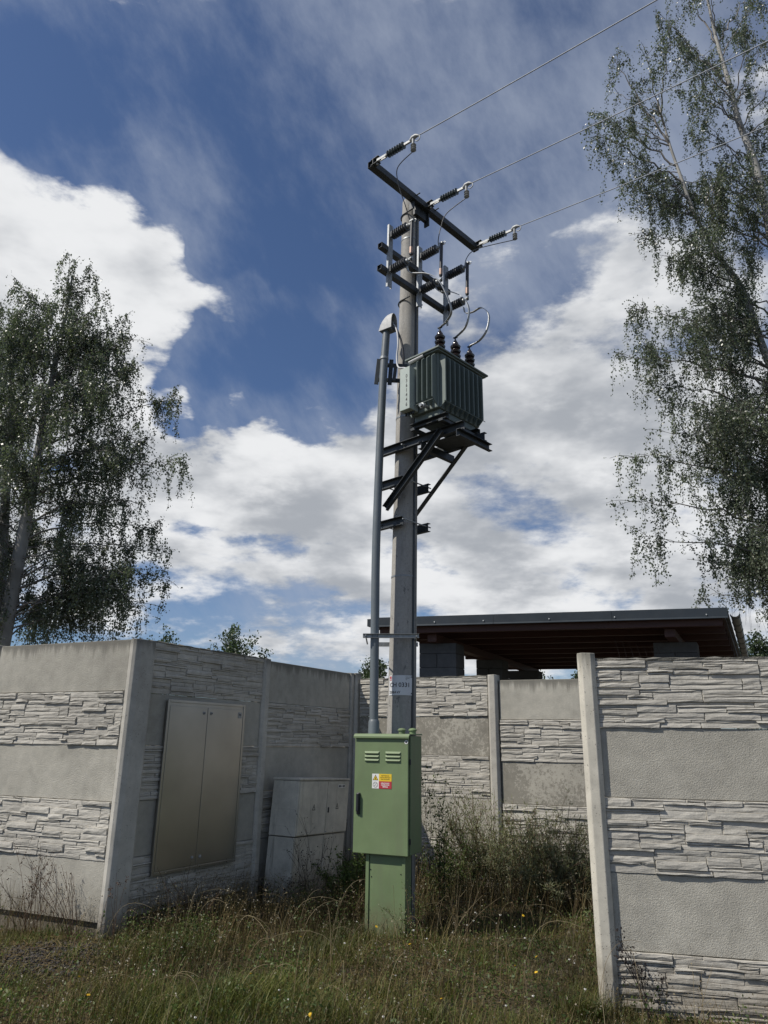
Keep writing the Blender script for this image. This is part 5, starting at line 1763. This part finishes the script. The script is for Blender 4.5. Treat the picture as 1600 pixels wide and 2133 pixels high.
far_tree(-12.5, 42, 8.1, 2.6, 'rounded far tree just above the corner of the left fence', 1)
far_tree(-8.45, 42, 8.1, 2.4, 'pale upright far tree with several spires above the shaded fence', 2, 1.3, 6500)
far_tree(-6.65, 42, 6.85, 0.7, 'tiny far treetop beside the middle post of the shaded fence', 3, 1.2, 2400)
far_tree(-0.45, 42, 6.55, 1.8, 'dark far tree seen between the conduit and the shaded fence', 4, 0.7)
far_tree(9.1, 42, 5.75, 2.0, 'low far tree seen under the carport roof', 5, 0.6)
far_tree(11.0, 42, 5.75, 0.6, 'tiny far treetop left of the pale fence post', 6, 1.2, 2000)
far_tree(21.5, 42, 8.2, 2.6, 'leafy far tree below the gutter at the right edge', 7, 0.8, 6500)


# ------------------------------------------------------------------ ground cover
def blades(P, length, width, lean, r, curve=0.5):
    """grass blades of three joined faces: P roots, arrays of length and width"""
    n = len(P)
    a = r.uniform(0, 2 * np.pi, n)
    d = np.stack([np.cos(a), np.sin(a), np.zeros(n)], -1)
    sd = np.stack([-np.sin(a + r.normal(0, 0.6, n)), np.cos(a), np.zeros(n)], -1)
    le = (lean * r.uniform(0.2, 1.0, n))[:, None] * length[:, None]
    up = np.array([0, 0, 1.0])
    L_ = length[:, None]; w = width[:, None] * 0.5
    m = P + up * L_ * 0.5 + d * le * (0.5 - 0.25 * curve)
    tip = P + up * L_ * (1 - 0.25 * lean) + d * le
    V_ = np.stack([P - sd * w, P + sd * w, m + sd * w * 0.8, m - sd * w * 0.8, tip + sd * w * 0.1, tip - sd * w * 0.1], 1)
    b = 6 * np.arange(n)[:, None]
    F_ = np.concatenate([b + np.array([[0, 1, 2, 3]]), b + np.array([[3, 2, 4, 5]])])
    return V_.reshape(-1, 3), F_


def inside(x, y):
    """true where weeds can stand: not in a fence, the cabinet or the pole"""
    ok = np.ones(len(x), bool)
    # left fence line and everything behind it
    dl = (x + 2.48) * -0.411 + (y - 7.25) * -0.912
    left_behind = (dl < 0.03) & (x < -2.40)
    dsd = (x + 2.33) * 0.858 + (y - 7.46) * -0.513
    side_behind = (dsd < 0.03) & (x >= -2.55)
    db = (x + 0.29) * -0.446 + (y - 10.73) * -0.895
    back_behind = db < 0.03
    ok &= ~(left_behind | side_behind | back_behind)
    dr = (x - 1.665) * -0.243 + (y - 5.80) * -0.970
    ok &= ~((dr < 0.03) & (dr > -0.13) & (x > 1.5))
    s = (x - FR.x) * BD.x + (y - FR.y) * BD.y; o = (x - FR.x) * BN.x + (y - FR.y) * BN.y
    ok &= ~((s > -0.46) & (s < -0.03) & (o < -0.03) & (o > -0.31))
    ok &= np.hypot(x - 0.189, y - 8.0) > 0.17
    return ok


def scatter(n, x0, x1, y0, y1, r, dens=None):
    x = r.uniform(x0, x1, n); y = r.uniform(y0, y1, n)
    k = inside(x, y)
    if dens is not None: k &= r.uniform(0, 1, n) < dens(x, y)
    x, y = x[k], y[k]
    return np.stack([x, y, ground_z(x, y) - 0.01], -1)


def vnoise(x, y, s, seed):
    """cheap smooth noise 0..1"""
    r = np.random.default_rng(seed)
    t = 0
    for k in range(5):
        a = r.uniform(0, 2 * np.pi); f = s * r.uniform(0.6, 1.8)
        t = t + np.sin((x * np.cos(a) + y * np.sin(a)) * f + r.uniform(0, 6))
    return 0.5 + 0.5 * np.tanh(t * 0.5)


def gravel_zone(x, y):
    return np.exp(-(((x + 2.62) / 0.62) ** 2 + ((y - 6.60) / 0.36) ** 2) ** 2)


def lush(x, y):
    a = np.exp(-(((x + 1.15) / 0.75) ** 2 + ((y - 5.65) / 0.45) ** 2)) + 0.8 * np.exp(-(((x + 1.75) / 0.35) ** 2 + ((y - 7.0) / 0.35) ** 2)) + 0.6 * np.exp(-(((x - 0.3) / 0.9) ** 2 + ((y - 5.5) / 0.3) ** 2))
    return np.clip(a, 0, 1)


gr = np.random.default_rng(99)
# green grass
Pg = scatter(150000, -5.2, 3.4, 4.4, 10.6, gr, lambda x, y: np.clip(0.10 + 0.75 * vnoise(x, y, 3.0, 1) ** 1.6 + 0.5 * lush(x, y), 0, 1) * (1 - 0.93 * gravel_zone(x, y)) * np.where(y > 8.3, 0.35, 1.0))
lu = lush(Pg[:, 0], Pg[:, 1])
Lg = gr.uniform(0.05, 0.15, len(Pg)) * (0.75 + 0.6 * vnoise(Pg[:, 0], Pg[:, 1], 4.0, 2)) * (1 + 0.6 * lu)
Vg, Fg = blades(Pg, Lg, gr.uniform(0.003, 0.0065, len(Pg)), 0.9, gr)
me = np_mesh('meadow_grass', Vg, Fg); me.materials.append(MAT['grass'])
tag(add_obj('meadow_grass', me), 'short green grass covering the ground before the fences', 'grass', None, 'stuff')
# lush tufts
Pt = []
for k in range(420):
    x = gr.uniform(-3.0, 1.4); y = gr.uniform(4.9, 7.3)
    if gr.uniform() > lush(np.array(x), np.array(y)) + 0.06: continue
    n = gr.integers(25, 60)
    q = np.stack([x + gr.normal(0, 0.05, n), y + gr.normal(0, 0.05, n)], -1)
    k2 = inside(q[:, 0], q[:, 1])
    q = q[k2]
    Pt.append(np.column_stack([q, ground_z(q[:, 0], q[:, 1]) - 0.01]))
for k in range(9):      # the tuft by the pale post
    n = 40
    q = np.stack([1.40 + gr.normal(0, 0.05, n), 5.62 + gr.normal(0, 0.05, n)], -1)
    Pt.append(np.column_stack([q, ground_z(q[:, 0], q[:, 1]) - 0.01]))
Pt = np.concatenate(Pt)
Vg, Fg = blades(Pt, gr.uniform(0.10, 0.26, len(Pt)), gr.uniform(0.003, 0.006, len(Pt)), 1.2, gr)
me = np_mesh('tall_grass_tufts', Vg, Fg); me.materials.append(MAT['grass'])
tag(add_obj('tall_grass_tufts', me), 'taller green grass in tufts at the front of the weedy ground', 'grass', None, 'stuff')
# dry standing stems with seed heads
Pd = scatter(44000, -4.6, 3.2, 4.7, 10.4, gr, lambda x, y: (0.12 + 0.88 * vnoise(x, y, 2.2, 5)) * (1 - 0.9 * gravel_zone(x, y)) * (1 - 0.6 * lush(x, y)) * np.where((x < -2.2) & (y < 7.2), 0.35, 1.0) * np.where((x > 1.7) & (y < 5.7), 0.2, 1.0))
near_box = np.exp(-(((Pd[:, 0] + 0.05) / 0.45) ** 2 + ((Pd[:, 1] - 6.85) / 0.45) ** 2)) + np.exp(-(((Pd[:, 0] + 2.3) / 0.35) ** 2 + ((Pd[:, 1] - 6.8) / 0.4) ** 2))
Ld = (1 - 0.55 * np.clip(near_box, 0, 1)) * gr.uniform(0.12, 0.42, len(Pd)) * (0.7 + 0.5 * vnoise(Pd[:, 0], Pd[:, 1], 1.7, 6)) * np.interp(Pd[:, 1], [4.7, 5.6, 7.0, 8.0], [0.75, 0.95, 1.1, 1.45])
Vd, Fd = blades(Pd, Ld, gr.uniform(0.002, 0.0042, len(Pd)), 0.55, gr, 0.2)
me = np_mesh('dry_stems', Vd, Fd); me.materials.append(MAT['dry'])
tag(add_obj('dry_stems', me), 'brown dry weed stems standing all over the ground', 'weeds', None, 'stuff')
tips = Vd.reshape(-1, 6, 3)[:, 4]
sel = gr.uniform(0, 1, len(tips)) < 0.55
tp = tips[sel]
rep = np.repeat(tp, 4, 0) + gr.normal(0, 0.012, (len(tp) * 4, 3)) * np.array([1, 1, 1.8])
Vs, Fs = leaf_quads(rep, 0.011, 0.7, 0.0, gr)
me = np_mesh('dry_seed_heads', Vs, Fs); me.materials.append(MAT['dry'])
tag(add_obj('dry_seed_heads', me), 'small brown seed heads on the dry weed stems', 'weeds', None, 'stuff')
# pale specks of seed on a few stems
sel = gr.uniform(0, 1, len(tips)) < 0.15
tp = tips[sel] + gr.normal(0, 0.01, (sel.sum(), 3))
Vs, Fs = leaf_quads(np.repeat(tp, 3, 0) + gr.normal(0, 0.005, (len(tp) * 3, 3)), 0.010, 0.9, 0.0, gr)
me = np_mesh('pale_seeds', Vs, Fs); me.materials.append(MAT['seed'])
tag(add_obj('pale_seeds', me), 'pale seed specks scattered among the weeds', 'weeds', None, 'stuff')
# bent straw stalks
tb = Tubes(3)
for k in range(150):
    x, y = gr.uniform(-2.8, 2.2), gr.uniform(5.0, 8.8)
    if not inside(np.array([x]), np.array([y]))[0]: continue
    z = float(ground_z(x, y)); a = gr.uniform(0, 6.28); L_ = gr.uniform(0.25, 0.65); b_ = gr.uniform(0.3, 1.1)
    p = np.array([x, y, z]); d = np.array([np.cos(a), np.sin(a), 0])
    tb.add(bez(p, p + np.array([0, 0, L_ * 0.9]) + d * 0.05, p + d * L_ * b_ + np.array([0, 0, L_ * (1.0 - 0.45 * b_)]), 9), np.linspace(0.0022, 0.0010, 9))
o = add_obj('straw_stalks', tb.mesh('straw_stalks', MAT['straw']))
tag(o, 'thin pale straw stalks arching over the weeds', 'weeds', None, 'stuff')
# low broad leaves
Pw = scatter(30000, -4.4, 3.2, 4.7, 10.2, gr, lambda x, y: vnoise(x, y, 3.5, 9) ** 2 * (1 - gravel_zone(x, y)))
Pw[:, 2] += gr.uniform(0.01, 0.09, len(Pw))
Vw, Fw = leaf_quads(Pw, 0.030, 0.6, -0.15, gr)
me = np_mesh('weed_leaves', Vw, Fw); me.materials.append(MAT['weed_leaf'])
tag(add_obj('weed_leaves', me), 'low broad weed leaves between the grass', 'weeds', None, 'stuff')
# leafy clumps of taller weeds
Pc = []
for k in range(520):
    x = gr.uniform(-4.2, 3.0); y = gr.uniform(5.0, 10.2)
    if not inside(np.array([x]), np.array([y]))[0] or gravel_zone(x, y) > 0.3: continue
    if gr.uniform() > 0.25 + 0.75 * float(vnoise(np.array(x), np.array(y), 2.6, 21)): continue
    n = gr.integers(25, 80); H = gr.uniform(0.08, 0.34); w_ = gr.uniform(0.04, 0.12)
    q = np.stack([x + gr.normal(0, w_, n), y + gr.normal(0, w_, n), float(ground_z(x, y)) + H * gr.uniform(0.05, 1.0, n)], -1)
    Pc.append(q[inside(q[:, 0], q[:, 1])])
for k in range(26):     # the green plants right of the corner post
    x, y = gr.normal(-1.72, 0.22), gr.normal(6.95, 0.16)
    n = 70; H = gr.uniform(0.12, 0.30)
    q = np.stack([x + gr.normal(0, 0.07, n), y + gr.normal(0, 0.07, n), float(ground_z(x, y)) + H * gr.uniform(0.05, 1.0, n)], -1)
    Pc.append(q[inside(q[:, 0], q[:, 1])])
Vw, Fw = leaf_quads(np.concatenate(Pc), 0.027, 0.5, -0.2, gr)
me = np_mesh('leafy_weeds', Vw, Fw); me.materials.append(MAT['weed_leaf'])
tag(add_obj('leafy_weeds', me), 'leafy green weeds in low clumps over the ground', 'weeds', None, 'stuff')
# litter: dry blades lying flat
Pl = scatter(60000, -4.6, 3.2, 4.6, 10.2, gr)
n = len(Pl)
a = gr.uniform(0, 2 * np.pi, n); d = np.stack([np.cos(a), np.sin(a), gr.normal(0, 0.15, n)], -1); sd = np.stack([-np.sin(a), np.cos(a), np.zeros(n)], -1)
Pl[:, 2] += 0.014 + gr.uniform(0, 0.03, n)
l_ = gr.uniform(0.03, 0.12, n)[:, None]; w_ = gr.uniform(0.0015, 0.004, n)[:, None]
Vl = np.stack([Pl - sd * w_, Pl + sd * w_, Pl + d * l_ + sd * w_, Pl + d * l_ - sd * w_], 1).reshape(-1, 3)
me = np_mesh('dry_litter', Vl, np.arange(4 * n).reshape(n, 4)); me.materials.append(MAT['dry'])
tag(add_obj('dry_litter', me), 'dry grass litter lying on the ground', 'litter', None, 'stuff')


# gravel heap by the corner post
def gravel():
    n = 8000
    x = gr.normal(-2.72, 0.55, n); y = gr.normal(6.60, 0.30, n)
    k = (gr.uniform(0, 1, n) < np.clip(gravel_zone(x, y) * 1.4, 0.04, 1)) & inside(x, y)
    x, y = x[k], y[k]; n = len(x)
    c = np.stack([x, y, ground_z(x, y) + 0.003], -1)
    s = gr.gamma(2.0, 0.0042, n).clip(0.003, 0.022)
    base = np.array([[1, 0, 0], [-1, 0, 0], [0, 1, 0], [0, -1, 0], [0, 0, 0.8], [0, 0, -0.8]])
    V_ = c[:, None, :] + base[None] * s[:, None, None] * gr.uniform(0.6, 1.3, (n, 6, 1)) + gr.normal(0, 1, (n, 6, 3)) * s[:, None, None] * 0.25
    f = np.array([[0, 2, 4], [2, 1, 4], [1, 3, 4], [3, 0, 4], [2, 0, 5], [1, 2, 5], [3, 1, 5], [0, 3, 5]])
    F_ = (6 * np.arange(n)[:, None, None] + f[None]).reshape(-1, 3)
    me = np_mesh('gravel', V_.reshape(-1, 3), F_)
    me.materials.append(MAT['gravel'])
    tag(add_obj('gravel', me), 'dark gravel heaped by the foot of the corner post', 'gravel', None, 'stuff')


gravel()


# ------------------------------------------------------------------ single plants
def weed(name, base, label, cat, stems, mat_s, mat_l=None, group=None, seed=1, h=(0.5, 0.9), spread=0.3, heads=0, head_size=0.012, leaves=0, leaf=0.02, rad=0.003, lean=(0, 0), fork=4, head_mat=None, foot=0.05, aspect=0.5, hang=0.1, leaf_from=0.15):
    r = np.random.default_rng(seed)
    base = np.array(base, float); base[2] = float(ground_z(base[0], base[1]))
    t = thing(name, tuple(base), label, cat, group)
    tb = Tubes(3); LPt = []; HPt = []
    for k in range(stems):
        a = r.uniform(0, 2 * np.pi); H = r.uniform(*h); R_ = spread * r.uniform(0.1, 1.0)
        p = base + np.array([r.normal(0, foot), r.normal(0, foot), -0.01])
        tip = p + np.array([R_ * np.cos(a) + lean[0] * H, R_ * np.sin(a) + lean[1] * H, H])
        c = p + np.array([0, 0, H * 0.6]) + (tip - p) * np.array([0.3, 0.3, 0])
        S_ = bez(p, c, tip, 9)
        tb.add(S_, np.linspace(rad, rad * 0.45, 9))
        ends = [tip]
        for f in range(fork):
            i = r.integers(3, 8); l2 = H * r.uniform(0.12, 0.35)
            d = unit(r.normal(0, 0.6, 3) + np.array([0, 0, 0.8]) + unit(S_[i + 1] - S_[i]) * 0.6)
            q = S_[i] + d * l2
            Bq = bez(S_[i], S_[i] + d * l2 * 0.5, q, 4)
            tb.add(Bq, np.linspace(rad * 0.6, rad * 0.35, 4))
            ends.append(q)
            if leaves: LPt.append(Bq[r.integers(0, 4, leaves // 3)] + r.normal(0, leaf * 0.45, (leaves // 3, 3)))
        if heads:
            for e in ends: HPt.append(e + r.normal(0, head_size * 0.9, (heads, 3)))
        if leaves:
            u = r.uniform(leaf_from, 1.0, leaves) * 8; i = np.clip(u.astype(int), 0, 7); fr = (u - i)[:, None]
            LPt.append(S_[i] * (1 - fr) + S_[i + 1] * fr + r.normal(0, leaf * 0.45, (leaves, 3)))
    add_obj('stems', tb.mesh('stems', mat_s, base), t)
    if LPt:
        V_, F_ = leaf_quads(np.concatenate(LPt), leaf, aspect, hang, r)
        me = np_mesh('foliage', V_ - base, F_); me.materials.append(mat_l); add_obj('foliage', me, t)
    if HPt:
        V_, F_ = leaf_quads(np.concatenate(HPt), head_size, 0.8, 0.0, r)
        me = np_mesh('seed_heads', V_ - base, F_); me.materials.append(head_mat or mat_s); tag(add_obj('seed_heads', me, t), kind='stuff')
    return t


# feathery shrub by the back fence (its several crowns are one mass of separate plants)
SH = [(1.22, 9.20, 0, 60, 1.05, 0.55, (-0.16, -0.05), 'feathery grey-green shrub with long sprays reaching left before the back fence'),
      (1.70, 9.00, 0, 70, 0.95, 0.60, (0.0, -0.05), 'dense feathery grey-green shrub in the middle before the back fence'),
      (2.20, 8.80, 0, 56, 0.85, 0.50, (0.08, -0.10), 'feathery shrub partly hidden by the pale fence post')]
for k, (x, y, z, n, hh, spd, ln, lb) in enumerate(SH):
    weed('feathery_shrub', (x, y, 0), lb, 'shrub', n, MAT['rust_weed'], MAT['mugwort'], 'feathery shrubs before the back fence', 40 + k, (hh * 0.35, hh * 1.08), spd, 0, 0.01, 46, 0.046, 0.004, ln, 9, aspect=0.17, hang=-0.45, leaf_from=0.02, foot=0.16)
weed('feathery_shrub', (0.82, 9.0, 0), 'low dark weedy shrub between the green cabinet and the feathery shrubs', 'shrub', 46, MAT['rust_weed'], MAT['weed_leaf'], 'feathery shrubs before the back fence', 51, (0.3, 0.7), 0.35, 0, 0.01, 34, 0.035, 0.003, (0, 0), 5, aspect=0.4, foot=0.12)
weed('climbing_weed', (0.62, 8.05, 0), 'thin tall weed rising close to the right side of the green cabinet', 'weed', 9, MAT['black_weed'], MAT['weed_leaf'], None, 61, (0.7, 1.45), 0.12, 0, 0.01, 26, 0.034, 0.003, (0, 0), 4, aspect=0.5)
weed('dry_weed', (-3.05, 7.25, 0), 'brown branching dry weed with dotted seed heads against the left fence', 'weed', 15, MAT['rust_weed'], None, 'dry weeds', 62, (0.35, 0.75), 0.42, 3, 0.016, 0, 0.02, 0.0028, (-0.2, 0), 6)
weed('dry_weed', (-2.62, 7.05, 0), 'reddish dry stalks leaning left beside the corner post', 'weed', 14, MAT['rust_weed'], None, 'dry weeds', 63, (0.25, 0.6), 0.35, 1, 0.012, 0, 0.02, 0.0028, (-0.45, 0.05), 3)
weed('wild_carrot', (-2.30, 7.02, 0), 'dried umbels on thin stalks in front of the corner post', 'weed', 5, MAT['rust_weed'], None, None, 64, (0.35, 0.58), 0.16, 22, 0.013, 0, 0.02, 0.0024, (-0.08, 0), 0)
weed('dry_weed', (-0.72, 8.55, 0), 'thin dark weed with dotted seeds in front of the pale leaning pillar', 'weed', 11, MAT['black_weed'], None, 'dry weeds', 65, (0.45, 0.95), 0.30, 2, 0.016, 0, 0.02, 0.0024, (-0.05, 0), 7)
weed('dry_weed', (-0.35, 8.7, 0), 'dark leafy weed clump between the pale pillar and the green cabinet', 'weed', 26, MAT['black_weed'], MAT['weed_leaf'], 'dry weeds', 66, (0.3, 0.65), 0.35, 0, 0.012, 30, 0.034, 0.0026, (0, 0), 5)
weed('dry_weed', (-1.10, 8.35, 0), 'blackened bent twigs against the bottom of the shaded fence', 'weed', 9, MAT['black_weed'], None, 'dry weeds', 67, (0.25, 0.5), 0.3, 2, 0.022, 0, 0.02, 0.004, (0.25, 0.1), 4)
weed('dock_plant', (1.83, 5.55, 0), 'dark dried dock stalks at the foot of the right fence', 'weed', 7, MAT['black_weed'], None, None, 68, (0.28, 0.52), 0.14, 7, 0.018, 0, 0.02, 0.004, (-0.15, 0), 4)
weed('dry_weed', (2.08, 5.47, 0), 'pale bent grass stalks before the right fence', 'weed', 8, MAT['straw'], None, 'dry weeds', 69, (0.15, 0.36), 0.2, 1, 0.01, 0, 0.02, 0.002, (0, 0), 2)
weed('dry_weed', (-1.75, 7.55, 0), 'dotted brown weed along the shaded fence near the corner post', 'weed', 20, MAT['rust_weed'], None, 'dry weeds', 70, (0.25, 0.55), 0.45, 2, 0.012, 0, 0.02, 0.0022, (0, 0), 6, head_mat=MAT['seed'])
weed('dry_weed', (0.30, 7.12, 0), 'wiry weed growing up the front of the green plinth', 'weed', 14, MAT['rust_weed'], MAT['weed_leaf'], 'dry weeds', 71, (0.2, 0.5), 0.25, 1, 0.011, 12, 0.02, 0.0022, (-0.1, 0), 4, head_mat=MAT['seed'])
weed('dry_weed', (0.70, 7.25, 0), 'long pale stalks arching right of the green plinth', 'weed', 12, MAT['straw'], None, 'dry weeds', 72, (0.3, 0.65), 0.4, 1, 0.011, 0, 0.02, 0.0022, (0.25, 0), 2)
# blades on top of the right fence
wt_ = thing('grass_tuft', (2.05, 5.76, 2.40), 'few thin grass blades growing on top of the right fence', 'grass')
tb = Tubes(3)
for k in range(9):
    x = 1.86 + 0.05 * k; y = 5.80 - 0.25 * (x - 1.665) + 0.02
    L_ = 0.16 - 0.013 * k
    tb.add(bez(np.array([x, y, 2.40]), np.array([x - 0.01, y, 2.40 + L_ * 0.6]), np.array([x - 0.03, y, 2.40 + L_]), 5), np.linspace(0.0015, 0.0006, 5))
add_obj('blades', tb.mesh('blades', MAT['black_weed'], (2.05, 5.76, 2.40)), wt_)

# yellow flowers and white seed clocks
fr_ = np.random.default_rng(12)
FLOW = [(-1.93, 5.55), (-2.02, 5.75), (-2.55, 5.7), (-0.42, 5.18), (-0.40, 5.22), (0.42, 5.36), (1.05, 6.3), (1.25, 6.5), (1.12, 5.95), (-0.05, 6.9), (-0.62, 6.6), (0.25, 6.75), (1.30, 7.4), (-0.9, 5.9), (0.75, 7.9)]
fm = MB()
for k in range(9):
    a = 2 * math.pi * k / 9
    c_, s_ = math.cos(a), math.sin(a); c2_, s2_ = math.cos(a + 0.3), math.sin(a + 0.3); c0_, s0_ = math.cos(a - 0.3), math.sin(a - 0.3)
    fm.add([(0, 0, 0), (0.009 * c0_, 0.009 * s0_, 0.004), (0.016 * c_, 0.016 * s_, 0.006), (0.009 * c2_, 0.009 * s2_, 0.004)], [(0, 1, 2, 3)])
fm.lathe((0, 0, 0), (0, 0, 1), [(0, 0.002), (0.005, 0.007), (0.007, 0.004)], 8)
fme = bpy.data.meshes.new('flower_head'); fme.from_pydata(fm.v, [], fm.f); fme.materials.append(MAT['petal'])
for k, (x, y) in enumerate(FLOW):
    z = float(ground_z(x, y)); H = fr_.uniform(0.12, 0.24)
    t = thing('yellow_flower', (x, y, z), 'small yellow flower on a thin stalk in the weeds', 'flower', 'yellow flowers in the weeds')
    tb = Tubes(4); tb.add(bez(np.zeros(3), np.array([0.01, 0, H * 0.5]), np.array([fr_.normal(0, 0.02), fr_.normal(0, 0.02), H]), 5), 0.0015)
    st = add_obj('stalk', tb.mesh('stalk', MAT['weed_leaf']), t)
    hd = add_obj('flower_head', fme, t)
    tip = tb.V[0].reshape(5, 4, 3)[-1].mean(0)
    hd.location = tuple(tip); hd.rotation_euler = (fr_.uniform(0.2, 0.8), fr_.uniform(-0.3, 0.3), fr_.uniform(0, 6))
fl = MB()
for k in range(26):
    d = Vector(fr_.normal(size=3)).normalized()
    s_ = d.orthogonal().normalized() * 0.0012
    fl.add([s_, -s_, d * 0.012 - s_ * 2.2, d * 0.012 + s_ * 2.2], [(0, 1, 2, 3)])
fl.lathe((0, 0, -0.006), (0, 0, 1), [(0, 0.003), (0.006, 0.006), (0.012, 0.003)], 8)
clk = bpy.data.meshes.new('seed_clock'); clk.from_pydata(fl.v, [], fl.f); clk.materials.append(MAT['fluff'])
for k in range(34):
    x, y = fr_.uniform(-1.7, 1.5), fr_.uniform(5.1, 7.6)
    if not inside(np.array([x]), np.array([y]))[0]: continue
    z = float(ground_z(x, y)); H = fr_.uniform(0.12, 0.28)
    t = thing('seed_clock', (x, y, z), 'round white seed head on a thin stalk in the weeds', 'flower', 'white seed heads in the weeds')
    tb = Tubes(3); tb.add(bez(np.zeros(3), np.array([0.01, 0, H * 0.5]), np.array([fr_.normal(0, 0.02), fr_.normal(0, 0.02), H]), 5), 0.0013)
    add_obj('stalk', tb.mesh('stalk', MAT['dry']), t)
    hd = add_obj('seed_ball', clk, t)
    hd.location = tuple(tb.V[0].reshape(5, 3, 3)[-1].mean(0)); hd.scale = (fr_.uniform(0.4, 0.75),) * 3
print('leaves', n_left, n_right)
